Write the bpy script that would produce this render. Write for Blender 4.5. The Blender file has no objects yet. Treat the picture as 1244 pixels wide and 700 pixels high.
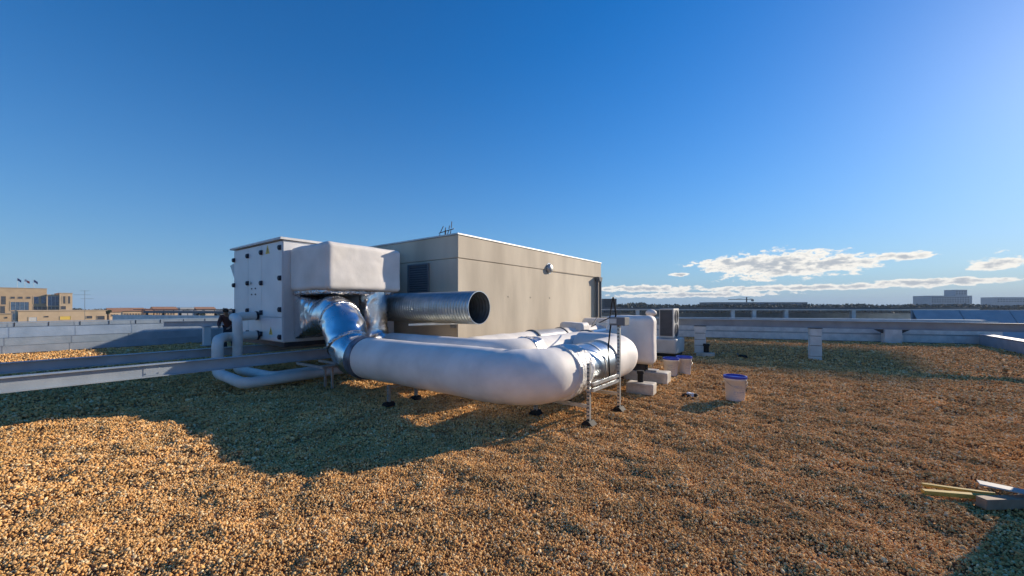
import bpy, bmesh, math, random
import numpy as np
from mathutils import Vector, Matrix, noise as mnoise
R = math.radians
random.seed(7)
scene = bpy.context.scene
COL = scene.collection

# ------------------------------------------------------------------ camera, sky, sun, exposure
F, CX, HY, EYE = 480.0, 622.0, 372.0, 1.5
cam = bpy.data.cameras.new('camera')
cam.sensor_width = 36.0
cam.lens = 36.0 * F / 1244.0
cam.shift_y = 22.0 / 1244.0
cam.clip_start = 0.05
cam.clip_end = 20000
cam_o = bpy.data.objects.new('camera', cam)
cam_o.location = (0, 0, EYE)
cam_o.rotation_euler = (R(90), 0, math.atan2(0.6, 0.8))
COL.objects.link(cam_o)
scene.camera = cam_o

SUN_EL = R(20.5)
SUN_AZ = math.atan2(0.393, 0.92)          # from +Y towards +X
sd = Vector((math.sin(SUN_AZ) * math.cos(SUN_EL), math.cos(SUN_AZ) * math.cos(SUN_EL), math.sin(SUN_EL)))
sl = bpy.data.lights.new('sun', 'SUN')
sl.energy = 4.5
sl.angle = R(0.5)
sl.color = (1.0, 0.86, 0.68)
so = bpy.data.objects.new('sun', sl)
so.rotation_euler = (-sd).to_track_quat('-Z', 'Y').to_euler()
so.location = (0, 0, 40)
COL.objects.link(so)

world = bpy.data.worlds.new('World')
scene.world = world
world.use_nodes = True
wn, wl = world.node_tree.nodes, world.node_tree.links
wn.clear()


def wmath(op, a, b=None, c=None, clamp=False):
    n = wn.new('ShaderNodeMath'); n.operation = op; n.use_clamp = clamp
    for i, v in enumerate((a, b, c)):
        if v is None: continue
        if isinstance(v, (int, float)): n.inputs[i].default_value = v
        else: wl.new(v, n.inputs[i])
    return n.outputs[0]


sky = wn.new('ShaderNodeTexSky')
sky.sky_type = 'NISHITA'
sky.sun_disc = False
sky.sun_elevation = SUN_EL
sky.sun_rotation = SUN_AZ
sky.altitude = 100
sky.air_density = 1.0
sky.dust_density = 0.15
sky.ozone_density = 3.6
hs = wn.new('ShaderNodeHueSaturation')
hs.inputs['Hue'].default_value = 0.509
hs.inputs['Saturation'].default_value = 1.37
hs.inputs['Value'].default_value = 1.22
wl.new(sky.outputs[0], hs.inputs['Color'])
# clouds low on the horizon, placed by compass direction and height angle (degrees)
tc = wn.new('ShaderNodeTexCoord')
sx = wn.new('ShaderNodeSeparateXYZ'); wl.new(tc.outputs['Generated'], sx.inputs[0])
rr = wmath('ADD', wmath('MULTIPLY', sx.outputs[0], 0.8), wmath('MULTIPLY', sx.outputs[1], 0.6))
dd = wmath('ADD', wmath('MULTIPLY', sx.outputs[0], -0.6), wmath('MULTIPLY', sx.outputs[1], 0.8))
az = wmath('MULTIPLY', wmath('ARCTAN2', rr, dd), 180 / math.pi)
el = wmath('MULTIPLY', wmath('ARCSINE', sx.outputs[2]), 180 / math.pi)
cv = wn.new('ShaderNodeCombineXYZ')
wl.new(az, cv.inputs[0]); wl.new(wmath('MULTIPLY', el, 2.2), cv.inputs[1])
n1 = wn.new('ShaderNodeTexNoise'); n1.inputs['Scale'].default_value = 0.62
n1.inputs['Detail'].default_value = 9; n1.inputs['Roughness'].default_value = 0.62
wl.new(cv.outputs[0], n1.inputs['Vector'])
n2 = wn.new('ShaderNodeTexNoise'); n2.inputs['Scale'].default_value = 1.1
n2.inputs['Detail'].default_value = 6
wl.new(cv.outputs[0], n2.inputs['Vector'])
ell = [(33.9, 4.9, 7.2, 1.65), (29.5, 5.4, 5.0, .8), (39.3, 4.8, 3.9, 1.0), (44.6, 5.1, 2.6, .45), (50.8, 3.9, 2.2, .5),
       (36.0, 2.15, 13.5, .36), (18.5, 2.35, 6.5, .5), (46.5, 2.35, 5.5, .42), (24.5, 1.5, 10., .35), (23.0, 4.2, 1.1, .26), (58, 4.5, 6, .9),
       (72, 5.2, 9, 1.3), (95, 4.2, 12, 1.2), (125, 5, 16, 1.6), (160, 4, 16, 1.3), (-165, 4.5, 14, 1.5), (-135, 4, 14, 1.2), (-100, 3.2, 14, .8)]  # the clouds behind the camera are added to fill the shade
dens = None
for a0, e0, wa, we in ell:
    p = wmath('POWER', wmath('DIVIDE', wmath('SUBTRACT', az, a0), wa), 2.0)
    q = wmath('POWER', wmath('DIVIDE', wmath('SUBTRACT', el, e0), we), 2.0)
    m = wmath('SUBTRACT', 1.0, wmath('SQRT', wmath('ADD', p, q)))
    dens = m if dens is None else wmath('MAXIMUM', dens, m)
dens = wmath('ADD', dens, wmath('MULTIPLY', wmath('SUBTRACT', n1.outputs[0], 0.455), 2.8))
alpha = wn.new('ShaderNodeMapRange'); alpha.interpolation_type = 'SMOOTHSTEP'
alpha.inputs[1].default_value = 0.0; alpha.inputs[2].default_value = 0.34
wl.new(dens, alpha.inputs[0])
core = wn.new('ShaderNodeMapRange'); core.interpolation_type = 'SMOOTHSTEP'
core.inputs[1].default_value = 0.35; core.inputs[2].default_value = 1.1
wl.new(wmath('ADD', dens, wmath('MULTIPLY', wmath('SUBTRACT', n2.outputs[0], 0.5), 1.5)), core.inputs[0])
cc = wn.new('ShaderNodeMix'); cc.data_type = 'RGBA'
cc.inputs['A'].default_value = (8.3, 7.9, 7.2, 1)
cc.inputs['B'].default_value = (3.9, 4.15, 4.5, 1)
wl.new(core.outputs[0], cc.inputs['Factor'])
cm = wn.new('ShaderNodeMix'); cm.data_type = 'RGBA'
wl.new(wmath('MULTIPLY', alpha.outputs[0], 0.95), cm.inputs['Factor'])
hz = wn.new('ShaderNodeMix'); hz.data_type = 'RGBA'
hz.inputs['B'].default_value = (1.15, 2.55, 4.5, 1)
elp = wmath('MAXIMUM', el, 0.0)
wl.new(wmath('MULTIPLY', wmath('EXPONENT', wmath('DIVIDE', elp, -15.0)), 0.92), hz.inputs['Factor'])
wl.new(hs.outputs[0], hz.inputs['A'])
wl.new(hz.outputs['Result'], cm.inputs['A']); wl.new(cc.outputs['Result'], cm.inputs['B'])
bg = wn.new('ShaderNodeBackground')
bg.inputs['Strength'].default_value = 0.09
wl.new(cm.outputs['Result'], bg.inputs['Color'])
wo = wn.new('ShaderNodeOutputWorld')
wl.new(bg.outputs[0], wo.inputs['Surface'])

vs = scene.view_settings
vs.view_transform = 'Standard'
vs.look = 'None'
vs.exposure = 0.5
vs.gamma = 1.0
vs.use_curve_mapping = False
scene.cycles.max_bounces = 6
scene.cycles.caustics_reflective = False
scene.cycles.caustics_refractive = False


# ------------------------------------------------------------------ helpers
def at(px, d, z=None, py=None):
    t = (px - CX) / F
    if py is not None: z = EYE - (py - HY) / F * d
    return Vector(((0.8 * t - 0.6) * d, (0.6 * t + 0.8) * d, z or 0.0))


def zat(py, d): return EYE - (py - HY) / F * d


W = {}


def tag(o, label=None, cat=None, group=None, kind=None):
    if label: o['label'] = label
    if cat: o['category'] = cat
    if group: o['group'] = group
    if kind: o['kind'] = kind
    return o


def thing(name, label, cat, loc=(0, 0, 0), rz=0, group=None, local=False, kind=None, scale=1.0):
    o = bpy.data.objects.new(name, None)
    o.empty_display_size = 0.2
    COL.objects.link(o)
    o.location = loc
    o.rotation_euler = (0, 0, rz)
    o.scale = (scale,) * 3
    W[o.name] = Vector((0, 0, 0)) if local else Vector(loc)
    return tag(o, label, cat, group, kind)


class MB:
    def __init__(s):
        s.v = []; s.f = []; s.sm = []; s.mi = []; s.cm = 0

    def add(s, vs_, fs, smooth=False):
        b = len(s.v)
        s.v += [Vector(p) for p in vs_]
        for f in fs:
            s.f.append([b + i for i in f]); s.sm.append(smooth); s.mi.append(s.cm)
        return s

    def box(s, x0, y0, z0, x1, y1, z1, M=None):
        vs_ = [Vector((x, y, z)) for z in (z0, z1) for x, y in ((x0, y0), (x1, y0), (x1, y1), (x0, y1))]
        if M: vs_ = [M @ p for p in vs_]
        return s.add(vs_, [(3, 2, 1, 0), (4, 5, 6, 7), (0, 1, 5, 4), (1, 2, 6, 5), (2, 3, 7, 6), (3, 0, 4, 7)])

    def bar(s, a, b, w, h=None, up=Vector((0, 0, 1))):
        a, b = Vector(a), Vector(b); h = h or w
        d = (b - a)
        L = d.length; d.normalize()
        if abs(d.dot(up)) > .99: up = Vector((0, 1, 0))
        r = d.cross(up).normalized(); u = r.cross(d)
        M = Matrix((( r.x, d.x, u.x, a.x), (r.y, d.y, u.y, a.y), (r.z, d.z, u.z, a.z), (0, 0, 0, 1)))
        return s.box(-w / 2, 0, -h / 2, w / 2, L, h / 2, M)

    def prism(s, poly, d0, d1, fn):
        """poly: 2-D outline, fn(u, v, w) -> point, extruded w from d0 to d1"""
        n = len(poly)
        vs_ = [fn(u, v, d0) for u, v in poly] + [fn(u, v, d1) for u, v in poly]
        fs = [(i, (i + 1) % n, n + (i + 1) % n, n + i) for i in range(n)]
        fs += [tuple(reversed(range(n))), tuple(range(n, 2 * n))]
        return s.add(vs_, fs)

    def tube(s, path, rad, segs=24, caps=True, wob=0.0, wsc=3.0, squash=1.0):
        """swept round tube; rad is a number or a list, one per point"""
        n = len(path)
        rad = rad if isinstance(rad, (list, tuple)) else [rad] * n
        P = [Vector(p) for p in path]
        T = []
        for i in range(n):
            t = (P[min(i + 1, n - 1)] - P[max(i - 1, 0)])
            T.append(t.normalized())
        up = Vector((0, 0, 1)) if abs(T[0].z) < .9 else Vector((0, 1, 0))
        r = T[0].cross(up).normalized()
        vs_ = []
        for i in range(n):
            r = (r - T[i] * r.dot(T[i])).normalized()
            u = r.cross(T[i]).normalized()
            for k in range(segs):
                a = 2 * math.pi * k / segs
                dr = (r * math.cos(a) + u * math.sin(a))
                q = P[i] + dr * rad[i]
                if wob:
                    q = q + dr * wob * mnoise.noise(q * wsc)
                vs_.append(q)
        fs = []
        for i in range(n - 1):
            for k in range(segs):
                k2 = (k + 1) % segs
                fs.append((i * segs + k, i * segs + k2, (i + 1) * segs + k2, (i + 1) * segs + k))
        s.add(vs_, fs, True)
        if caps:
            s.add([v for v in vs_[:segs]], [tuple(reversed(range(segs)))])
            s.add([v for v in vs_[-segs:]], [tuple(range(segs))])
        return s

    def lathe(s, prof, c, segs=32, smooth=True, close=False):
        c = Vector(c)
        vs_ = [c + Vector((r * math.cos(2 * math.pi * k / segs), r * math.sin(2 * math.pi * k / segs), z)) for r, z in prof for k in range(segs)]
        fs = [(i * segs + k, i * segs + (k + 1) % segs, (i + 1) * segs + (k + 1) % segs, (i + 1) * segs + k)
              for i in range(len(prof) - 1) for k in range(segs)]
        s.add(vs_, fs, smooth)
        return s

    def softbox(s, lo, hi, r, n=14, wob=0.02, wsc=2.5, bulge=0.0):
        lo, hi = Vector(lo), Vector(hi)
        c = (lo + hi) / 2; h = (hi - lo) / 2
        r = min(r, min(h) * .98)
        inner = h - Vector((r, r, r))
        bm = bmesh.new()
        bmesh.ops.create_cube(bm, size=2)
        bmesh.ops.subdivide_edges(bm, edges=bm.edges[:], cuts=n, use_grid_fill=True)
        for v in bm.verts:
            p = Vector((v.co.x * h.x, v.co.y * h.y, v.co.z * h.z))
            for i in range(3):   # pull grid lines towards the corners so they round
                t = p[i] / h[i]
                p[i] = h[i] * (abs(t) ** .75) * (1 if t > 0 else -1)
            q = Vector([max(-inner[i], min(inner[i], p[i])) for i in range(3)])
            dlt = p - q
            if dlt.length > 1e-6:
                nn = dlt.normalized()
                p = q + nn * r
            if bulge:
                w_ = 1
                for i in range(3):
                    w_ *= 1 - (abs(p[i]) / h[i]) ** 2 * .98 if abs(p[i]) / h[i] < .995 else 1
                p += dlt.normalized() * bulge * w_ if dlt.length > 1e-6 else Vector()
            wp = p + c
            if wob and dlt.length > 1e-6:
                p += dlt.normalized() * wob * (mnoise.noise(wp * wsc) + .4 * mnoise.noise(wp * wsc * 3.1))
            v.co = p + c
        vs_ = [v.co.copy() for v in bm.verts]
        bm.verts.index_update()
        fs = [tuple(v.index for v in f.verts) for f in bm.faces]
        bm.free()
        return s.add(vs_, fs, True)

    def build(s, name, mat, parent=None, bevel=0.0, label=None, solid=0):
        lo = Vector([min(v[i] for v in s.v) for i in range(3)])
        hi = Vector([max(v[i] for v in s.v) for i in range(3)])
        c = (lo + hi) / 2
        if parent is None: c.z = lo.z
        me = bpy.data.meshes.new(name)
        me.from_pydata([v - c for v in s.v], [], s.f)
        me.polygons.foreach_set('use_smooth', s.sm)
        for m in (mat if isinstance(mat, (list, tuple)) else [mat]): me.materials.append(m)
        if max(s.mi): me.polygons.foreach_set('material_index', s.mi)
        me.update()
        o = bpy.data.objects.new(name, me)
        COL.objects.link(o)
        if parent is not None:
            o.parent = parent
            o.location = c - W[parent.name]
            W[o.name] = c
        else:
            o.location = c
            W[o.name] = c
        if bevel:
            b = o.modifiers.new('bevel', 'BEVEL'); b.width = bevel; b.segments = 2; b.limit_method = 'ANGLE'
        if label: o['label'] = label
        return o


def again(o, delta, mat=None):
    """another copy of a part, moved by delta, sharing its mesh"""
    c = o.copy()
    COL.objects.link(c)
    c.parent = o.parent
    c.location = o.location + Vector(delta)
    W[c.name] = W[o.name] + Vector(delta)
    return c


def copy_tree(o, parent=None):
    c = o.copy(); COL.objects.link(c); c.parent = parent
    for ch in [x for x in COL.objects if x.parent == o]: copy_tree(ch, c)
    return c


def fillet(pts, rad, step=.06, seg=10):
    """polyline with rounded corners, resampled"""
    P = [Vector(p) for p in pts]
    rad = rad if isinstance(rad, (list, tuple)) else [rad] * len(P)
    out = [P[0]]
    for i in range(1, len(P) - 1):
        a = (P[i - 1] - P[i]); b = (P[i + 1] - P[i])
        la, lb = a.length, b.length
        a.normalize(); b.normalize()
        th = a.angle(b)
        tl = min(rad[i] / math.tan(th / 2), la * .49 if i > 1 else la * .98, lb * .49 if i < len(P) - 2 else lb * .98)
        rr_ = tl * math.tan(th / 2)
        c = P[i] + (a + b).normalized() * (rr_ / math.sin(th / 2))
        s0 = P[i] + a * tl; s1 = P[i] + b * tl
        v0 = s0 - c; v1 = s1 - c
        ax = v0.cross(v1).normalized(); an = v0.angle(v1)
        for k in range(seg + 1):
            out.append(c + Matrix.Rotation(an * k / seg, 3, ax) @ v0)
    out.append(P[-1])
    res = [out[0]]
    for a, b in zip(out, out[1:]):
        L = (b - a).length
        if L < 1e-5: continue
        n = max(1, int(L / step))
        for k in range(1, n + 1): res.append(a.lerp(b, k / n))
    return res


# ------------------------------------------------------------------ materials
def mat(name, c1, c2=None, rough=.6, metal=0.0, nscale=4.0, detail=5, bump=0.0, bscale=30.0, bdist=.01, rough2=None,
        stretch=(1, 1, 1), spec=.5, voronoi=False, ridged=False, lo=.35, hi=.65):
    m = bpy.data.materials.new(name)
    m.use_nodes = True
    N, L = m.node_tree.nodes, m.node_tree.links
    b = N['Principled BSDF']
    b.inputs['Roughness'].default_value = rough
    b.inputs['Metallic'].default_value = metal
    b.inputs['Specular IOR Level'].default_value = spec
    tc = N.new('ShaderNodeNewGeometry')
    mp = N.new('ShaderNodeMapping'); mp.inputs['Scale'].default_value = stretch
    L.new(tc.outputs['Position'], mp.inputs['Vector'])
    if c2 is None: c2 = tuple(x * .86 for x in c1)
    n = N.new('ShaderNodeTexNoise'); n.inputs['Scale'].default_value = nscale; n.inputs['Detail'].default_value = detail
    L.new(mp.outputs[0], n.inputs['Vector'])
    rp = N.new('ShaderNodeMapRange'); rp.inputs[1].default_value = lo; rp.inputs[2].default_value = hi
    L.new(n.outputs[0], rp.inputs[0])
    mx = N.new('ShaderNodeMix'); mx.data_type = 'RGBA'
    mx.inputs['A'].default_value = (*c1, 1); mx.inputs['B'].default_value = (*c2, 1)
    L.new(rp.outputs[0], mx.inputs['Factor']); L.new(mx.outputs['Result'], b.inputs['Base Color'])
    if rough2 is not None:
        r2 = N.new('ShaderNodeMapRange'); r2.inputs[1].default_value = .3; r2.inputs[2].default_value = .7
        r2.inputs[3].default_value = rough; r2.inputs[4].default_value = rough2
        L.new(n.outputs[0], r2.inputs[0]); L.new(r2.outputs[0], b.inputs['Roughness'])
    if bump:
        if voronoi:
            nb = N.new('ShaderNodeTexVoronoi'); nb.inputs['Scale'].default_value = bscale
        else:
            nb = N.new('ShaderNodeTexNoise'); nb.inputs['Scale'].default_value = bscale; nb.inputs['Detail'].default_value = 4
            if ridged: nb.noise_type = 'RIDGED_MULTIFRACTAL'; nb.inputs['Detail'].default_value = 2.5
        L.new(mp.outputs[0], nb.inputs['Vector'])
        bp = N.new('ShaderNodeBump'); bp.inputs['Strength'].default_value = bump; bp.inputs['Distance'].default_value = bdist
        L.new(nb.outputs[0], bp.inputs['Height']); L.new(bp.outputs[0], b.inputs['Normal'])
    return m


M = {}
M['concrete'] = mat('concrete', (.70, .61, .47), (.49, .42, .32), .85, nscale=.95, detail=10, lo=.38, hi=.66, bump=.35, bscale=22, bdist=.006, stretch=(1, 1, .28))
M['concrete_mid'] = mat('concrete_mid', (.36, .31, .24), (.30, .26, .20), .9)
M['concrete_dark'] = mat('concrete_dark', (.12, .105, .085), (.07, .065, .06), .9)
M['cap_metal'] = mat('cap_metal', (.55, .55, .54), (.42, .42, .42), .45, .6)
M['white_paint'] = mat('white_paint', (.80, .80, .79), (.72, .72, .72), .38, nscale=2, detail=6)
M['white_side'] = mat('white_side', (.74, .74, .73), (.66, .66, .66), .42, nscale=3)
M['insul'] = mat('insulation_white', (.84, .80, .745), (.68, .645, .60), .66, nscale=2.6, detail=9, bump=.22, bscale=7, bdist=.012)
M['insul_box'] = mat('insulation_box', (.80, .76, .71), (.66, .63, .585), .6, nscale=2.2, detail=7, bump=.25, bscale=12, bdist=.01)
M['tape_white'] = mat('tape_white', (.78, .775, .75), (.62, .61, .58), .42, nscale=7, bump=.9, bscale=11, bdist=.035)
M['foil'] = mat('foil', (.86, .86, .87), (.70, .71, .73), .17, 1.0, nscale=5, bump=.8, bscale=4.6, bdist=.045, rough2=.30, ridged=True)
M['foil_crinkle'] = mat('foil_crinkle', (.8, .8, .82), (.5, .5, .52), .15, 1.0, nscale=9, bump=1.0, bscale=14, bdist=.05, rough2=.35)
M['galv'] = mat('galvanised', (.48, .54, .60), (.37, .43, .49), .26, .95, nscale=9, detail=3, rough2=.36)
M['spiral'] = mat('spiral_duct_steel', (.46, .52, .54), (.34, .40, .42), .38, .85, nscale=6, detail=3, rough2=.5)
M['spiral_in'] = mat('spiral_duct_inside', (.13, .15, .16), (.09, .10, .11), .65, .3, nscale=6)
M['strut'] = mat('strut_channel', (.58, .59, .58), (.44, .46, .46), .42, .75, nscale=12)
M['beam'] = mat('beam_galvanised', (.42, .475, .52), (.33, .38, .43), .5, .35, nscale=3, detail=6, bump=.15, bscale=40)
M['sheet'] = mat('membrane_sheet', (.47, .55, .62), (.37, .45, .52), .38, .5, nscale=2.2, detail=7, bump=.4, bscale=7, bdist=.012)
M['sheet_b'] = mat('membrane_sheet_dull', (.42, .48, .54), (.33, .39, .45), .42, .4, nscale=2.6, detail=7, bump=.4, bscale=8, bdist=.012)
M['beam_backlit'] = mat('beam_backlit', (.33, .35, .37), (.26, .28, .30), .6, .2, nscale=3, detail=6, bump=.15, bscale=40)  # darker copy of the beam colour, with the backlit shade painted in
M['sheet_white'] = mat('membrane_sheet_pale', (.74, .73, .70), (.58, .58, .56), .55, .05, nscale=4, detail=7, bump=.3, bscale=10)
M['blue_sheet'] = mat('blue_grey_cladding', (.46, .47, .48), (.38, .39, .41), .5, .1, nscale=2)
M['dark'] = mat('dark_metal', (.035, .04, .05), (.02, .022, .03), .5)
M['black'] = mat('black_rubber', (.012, .012, .012), (.02, .02, .02), .7, spec=.3)
M['latch'] = mat('latch_plastic', (.012, .022, .045), (.01, .015, .03), .35)
M['band'] = mat('dark_duct_tape', (.10, .12, .16), (.19, .21, .26), .4, .4, nscale=8, bump=.5, bscale=18)
M['yellow'] = mat('yellow_sticker', (.78, .55, .10), (.74, .50, .08), .5)
M['block'] = mat('painted_block', (.62, .58, .50), (.40, .36, .30), .85, nscale=6, detail=8, bump=.5, bscale=30)
M['bucket'] = mat('bucket_plastic', (.72, .72, .73), (.66, .66, .68), .35, nscale=5)
M['blue'] = mat('blue_plastic', (.02, .05, .42), (.015, .04, .34), .35)
M['ink'] = mat('label_ink', (.42, .44, .50), (.36, .38, .44), .5)
M['ac_dark'] = mat('condenser_fins', (.07, .075, .085), (.045, .05, .055), .6)
M['ac_white'] = mat('condenser_casing', (.60, .59, .55), (.52, .51, .47), .45)
M['yellow_wood'] = mat('yellow_wood', (.60, .40, .08), (.44, .28, .05), .7, nscale=5, stretch=(1, 8, 4), detail=6)
M['board'] = mat('brown_board', (.36, .25, .17), (.28, .19, .125), .75, nscale=5, stretch=(2, 6, 2))
M['slab'] = mat('grey_slab', (.44, .43, .41), (.34, .33, .32), .7, nscale=6)
M['gravel_bed'] = mat('gravel_bed', (.50, .28, .13), (.28, .155, .075), .95, nscale=22, detail=8, bump=1.0, bscale=34, bdist=.05, voronoi=True, spec=.1)
M['city'] = mat('city_ground', (.10, .11, .09), (.17, .16, .14), .95, nscale=.02, detail=8)
M['tan'] = mat('tan_render', (.50, .36, .21), (.44, .31, .18), .85, nscale=.4)
M['tan2'] = mat('pale_tan_render', (.58, .43, .27), (.50, .37, .23), .85, nscale=.4)
M['cream'] = mat('cream_render', (.56, .46, .33), (.50, .40, .29), .85, nscale=.4)
M['pale'] = mat('pale_concrete_far', (.40, .41, .42), (.35, .36, .37), .85, nscale=.1)
M['grey_far'] = mat('grey_far', (.21, .22, .23), (.13, .14, .15), .8, nscale=.2)
M['glass'] = mat('window_glass', (.10, .17, .27), (.05, .09, .15), .15, .2, nscale=.8)
M['glass_dark'] = mat('window_dark', (.05, .06, .08), (.08, .07, .06), .25, nscale=1)
M['terracotta'] = mat('terracotta', (.34, .17, .09), (.27, .13, .07), .85, nscale=1)
M['leaf'] = mat('far_foliage', (.045, .065, .03), (.07, .085, .035), .8, nscale=.7)
M['leaf_far'] = mat('far_wood_foliage', (.04, .055, .045), (.055, .065, .05), .9, nscale=.1)
M['bark'] = mat('bark', (.09, .065, .045), (.06, .045, .03), .9)
M['flag_red'] = mat('flag_red', (.5, .06, .06), (.42, .05, .05), .8)
M['flag_white'] = mat('flag_white', (.7, .7, .72), (.62, .62, .65), .8)
M['flag_blue'] = mat('flag_blue', (.03, .06, .25), (.03, .05, .2), .8)
M['skin'] = mat('skin', (.48, .27, .18), (.42, .23, .15), .6)
M['hair'] = mat('hair', (.05, .03, .02), (.03, .02, .015), .7)
M['jacket'] = mat('jacket', (.14, .055, .05), (.10, .04, .04), .85)
M['trousers'] = mat('trousers', (.03, .04, .07), (.025, .03, .05), .85)

m = bpy.data.materials.new('pebbles'); m.use_nodes = True
N, L = m.node_tree.nodes, m.node_tree.links
oi = N.new('ShaderNodeObjectInfo'); cr = N.new('ShaderNodeValToRGB')
cols = [(0, (.34, .18, .075)), (.10, (.54, .29, .10)), (.26, (.75, .395, .14)), (.46, (.84, .48, .17)), (.64, (.76, .435, .18)), (.82, (.90, .59, .26)), (.94, (.90, .72, .43)), (1, (.46, .30, .16))]
e = cr.color_ramp.elements
while len(e) < len(cols): e.new(.5)
for i, (p, c) in enumerate(cols): e[i].position = p; e[i].color = (*c, 1)
cr.color_ramp.interpolation = 'LINEAR'
L.new(oi.outputs['Random'], cr.inputs[0])
# darker patches a metre or so across
gp = N.new('ShaderNodeNewGeometry'); nz = N.new('ShaderNodeTexNoise'); nz.inputs['Scale'].default_value = 1.6; nz.inputs['Detail'].default_value = 6
L.new(gp.outputs['Position'], nz.inputs['Vector'])
mr = N.new('ShaderNodeMapRange'); mr.inputs[1].default_value = .3; mr.inputs[2].default_value = .7; mr.inputs[3].default_value = .70; mr.inputs[4].default_value = 1.10
L.new(nz.outputs[0], mr.inputs[0])
vm = N.new('ShaderNodeVectorMath'); vm.operation = 'SCALE'
L.new(cr.outputs[0], vm.inputs[0]); L.new(mr.outputs[0], vm.inputs['Scale'])
L.new(vm.outputs[0], N['Principled BSDF'].inputs['Base Color'])
N['Principled BSDF'].inputs['Roughness'].default_value = .8
N['Principled BSDF'].inputs['Specular IOR Level'].default_value = .06
M['pebble'] = m

# ------------------------------------------------------------------ setting: city ground, roof, gravel
mb = MB(); mb.box(-2600, -1500, -14.4, 2600, 3200, -14)
tag(mb.build('ground', M['city']), 'dull city ground far below the roof, reaching to the horizon', 'ground', kind='structure')

BP0, BP1 = Vector((-4.9, 20.7, 0)), Vector((5.6, 23.8, 0))
bdir = (BP1 - BP0).normalized()
BPL = BP0 - bdir * 16.2
LX = -20.3
mb = MB()
outline = [(LX - .3, -14), (6.0, -14), (6.0, 24.2), (BPL.x, BPL.y + .3), (LX - .3, BPL.y + .3)]
mb.prism(outline, -13.9, -.08, lambda u, v, w: Vector((u, v, w)))
tag(mb.build('roof', M['concrete']), 'concrete building mass carrying the gravel roof', 'roof', kind='structure')


def gh(x, y):
    p = Vector((x, y, 0))
    return .030 * mnoise.noise(p * 1.7) + .036 * mnoise.noise(p * 4.7 + Vector((3, 1, 0))) + .011 * mnoise.noise(p * 12) - .012


def axis(lo, hi, a, b, fine, coarse):
    v = list(np.arange(lo, a, coarse)) + list(np.arange(a, b, fine)) + list(np.arange(b, hi, coarse)) + [hi]
    return v


gx = axis(LX, 5.9, LX + .1, 5.8, .12, .9); gy = axis(-13.9, 24.1, -.6, 24.0, .12, .9)
vs_ = []; fs_ = []
for y in gy:
    for x in gx: vs_.append((x, y, gh(x, y) - .012))
nx = len(gx)
for j in range(len(gy) - 1):
    for i in range(nx - 1): fs_.append((j * nx + i, j * nx + i + 1, (j + 1) * nx + i + 1, (j + 1) * nx + i))
mb = MB(); mb.add(vs_, fs_, True)
tag(mb.build('gravel_bed', M['gravel_bed']), 'tan gravel bed covering the flat roof', 'roof', kind='structure')

# loose pebbles: one object of points, a geometry-nodes tree puts a stone on each
rng = np.random.default_rng(5)
pts = []; scl = []


def ring(r0, r1, dens, size, a0=-62, a1=62):
    area = (math.radians(a1 - a0)) / 2 * (r1 * r1 - r0 * r0)
    n = int(area * dens)
    rad = np.sqrt(rng.random(n) * (r1 * r1 - r0 * r0) + r0 * r0)
    ang = np.radians(a0 + rng.random(n) * (a1 - a0))
    r_ = rad * np.sin(ang); d_ = rad * np.cos(ang)
    X = .8 * r_ - .6 * d_; Y = .6 * r_ + .8 * d_
    sz = size * (.52 + .75 * rng.random(n) ** 1.5 + .9 * (rng.random(n) < .035))
    for x, y, s_ in zip(X, Y, sz):
        if LX + .2 < x < 5.5 and y < 20.3 + .29 * (x + 4.9):
            pts.append((x, y, gh(x, y) + .35 * s_ * rng.random())); scl.append(s_)


ring(.6, 2.0, 3500, .0095, -110, 110)
ring(2.0, 4.6, 7600, .0076)
ring(4.6, 8.0, 3900, .0102)
ring(8.0, 13.0, 1250, .0150)
ring(13.0, 24.0, 330, .0205)
me = bpy.data.meshes.new('gravel')
me.from_pydata(pts, [], [])
at_ = me.attributes.new('size', 'FLOAT', 'POINT'); at_.data.foreach_set('value', np.array(scl, dtype=np.float32))
me.materials.append(M['pebble'])
gv = bpy.data.objects.new('gravel', me); COL.objects.link(gv)
tag(gv, 'loose tan and ochre pebbles spread over the whole roof', 'gravel', kind='stuff')
ng = bpy.data.node_groups.new('scatter_pebbles', 'GeometryNodeTree')
ng.interface.new_socket('Geometry', in_out='INPUT', socket_type='NodeSocketGeometry')
ng.interface.new_socket('Geometry', in_out='OUTPUT', socket_type='NodeSocketGeometry')
G, GL = ng.nodes, ng.links
gi = G.new('NodeGroupInput'); go = G.new('NodeGroupOutput')
ico = G.new('GeometryNodeMeshIcoSphere'); ico.inputs['Radius'].default_value = 1; ico.inputs['Subdivisions'].default_value = 2
sp = G.new('GeometryNodeSetPosition')
nzt = G.new('ShaderNodeTexNoise'); nzt.inputs['Scale'].default_value = .9
sub = G.new('ShaderNodeVectorMath'); sub.operation = 'SUBTRACT'; sub.inputs[1].default_value = (.5, .5, .5)
scv = G.new('ShaderNodeVectorMath'); scv.operation = 'SCALE'; scv.inputs['Scale'].default_value = .9
GL.new(nzt.outputs['Color'], sub.inputs[0]); GL.new(sub.outputs[0], scv.inputs[0])
GL.new(ico.outputs[0], sp.inputs['Geometry']); GL.new(scv.outputs[0], sp.inputs['Offset'])
sm = G.new('GeometryNodeSetMaterial'); sm.inputs['Material'].default_value = M['pebble']
GL.new(sp.outputs[0], sm.inputs[0])
iop = G.new('GeometryNodeInstanceOnPoints')
rrot = G.new('FunctionNodeRandomValue'); rrot.data_type = 'FLOAT_VECTOR'; rrot.inputs[1].default_value = (6.28, 6.28, 6.28)
rsc = G.new('FunctionNodeRandomValue'); rsc.data_type = 'FLOAT_VECTOR'; rsc.inputs[0].default_value = (.75, .6, .5); rsc.inputs[1].default_value = (1.3, 1.05, .85)
rsc.inputs['Seed'].default_value = 3
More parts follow.
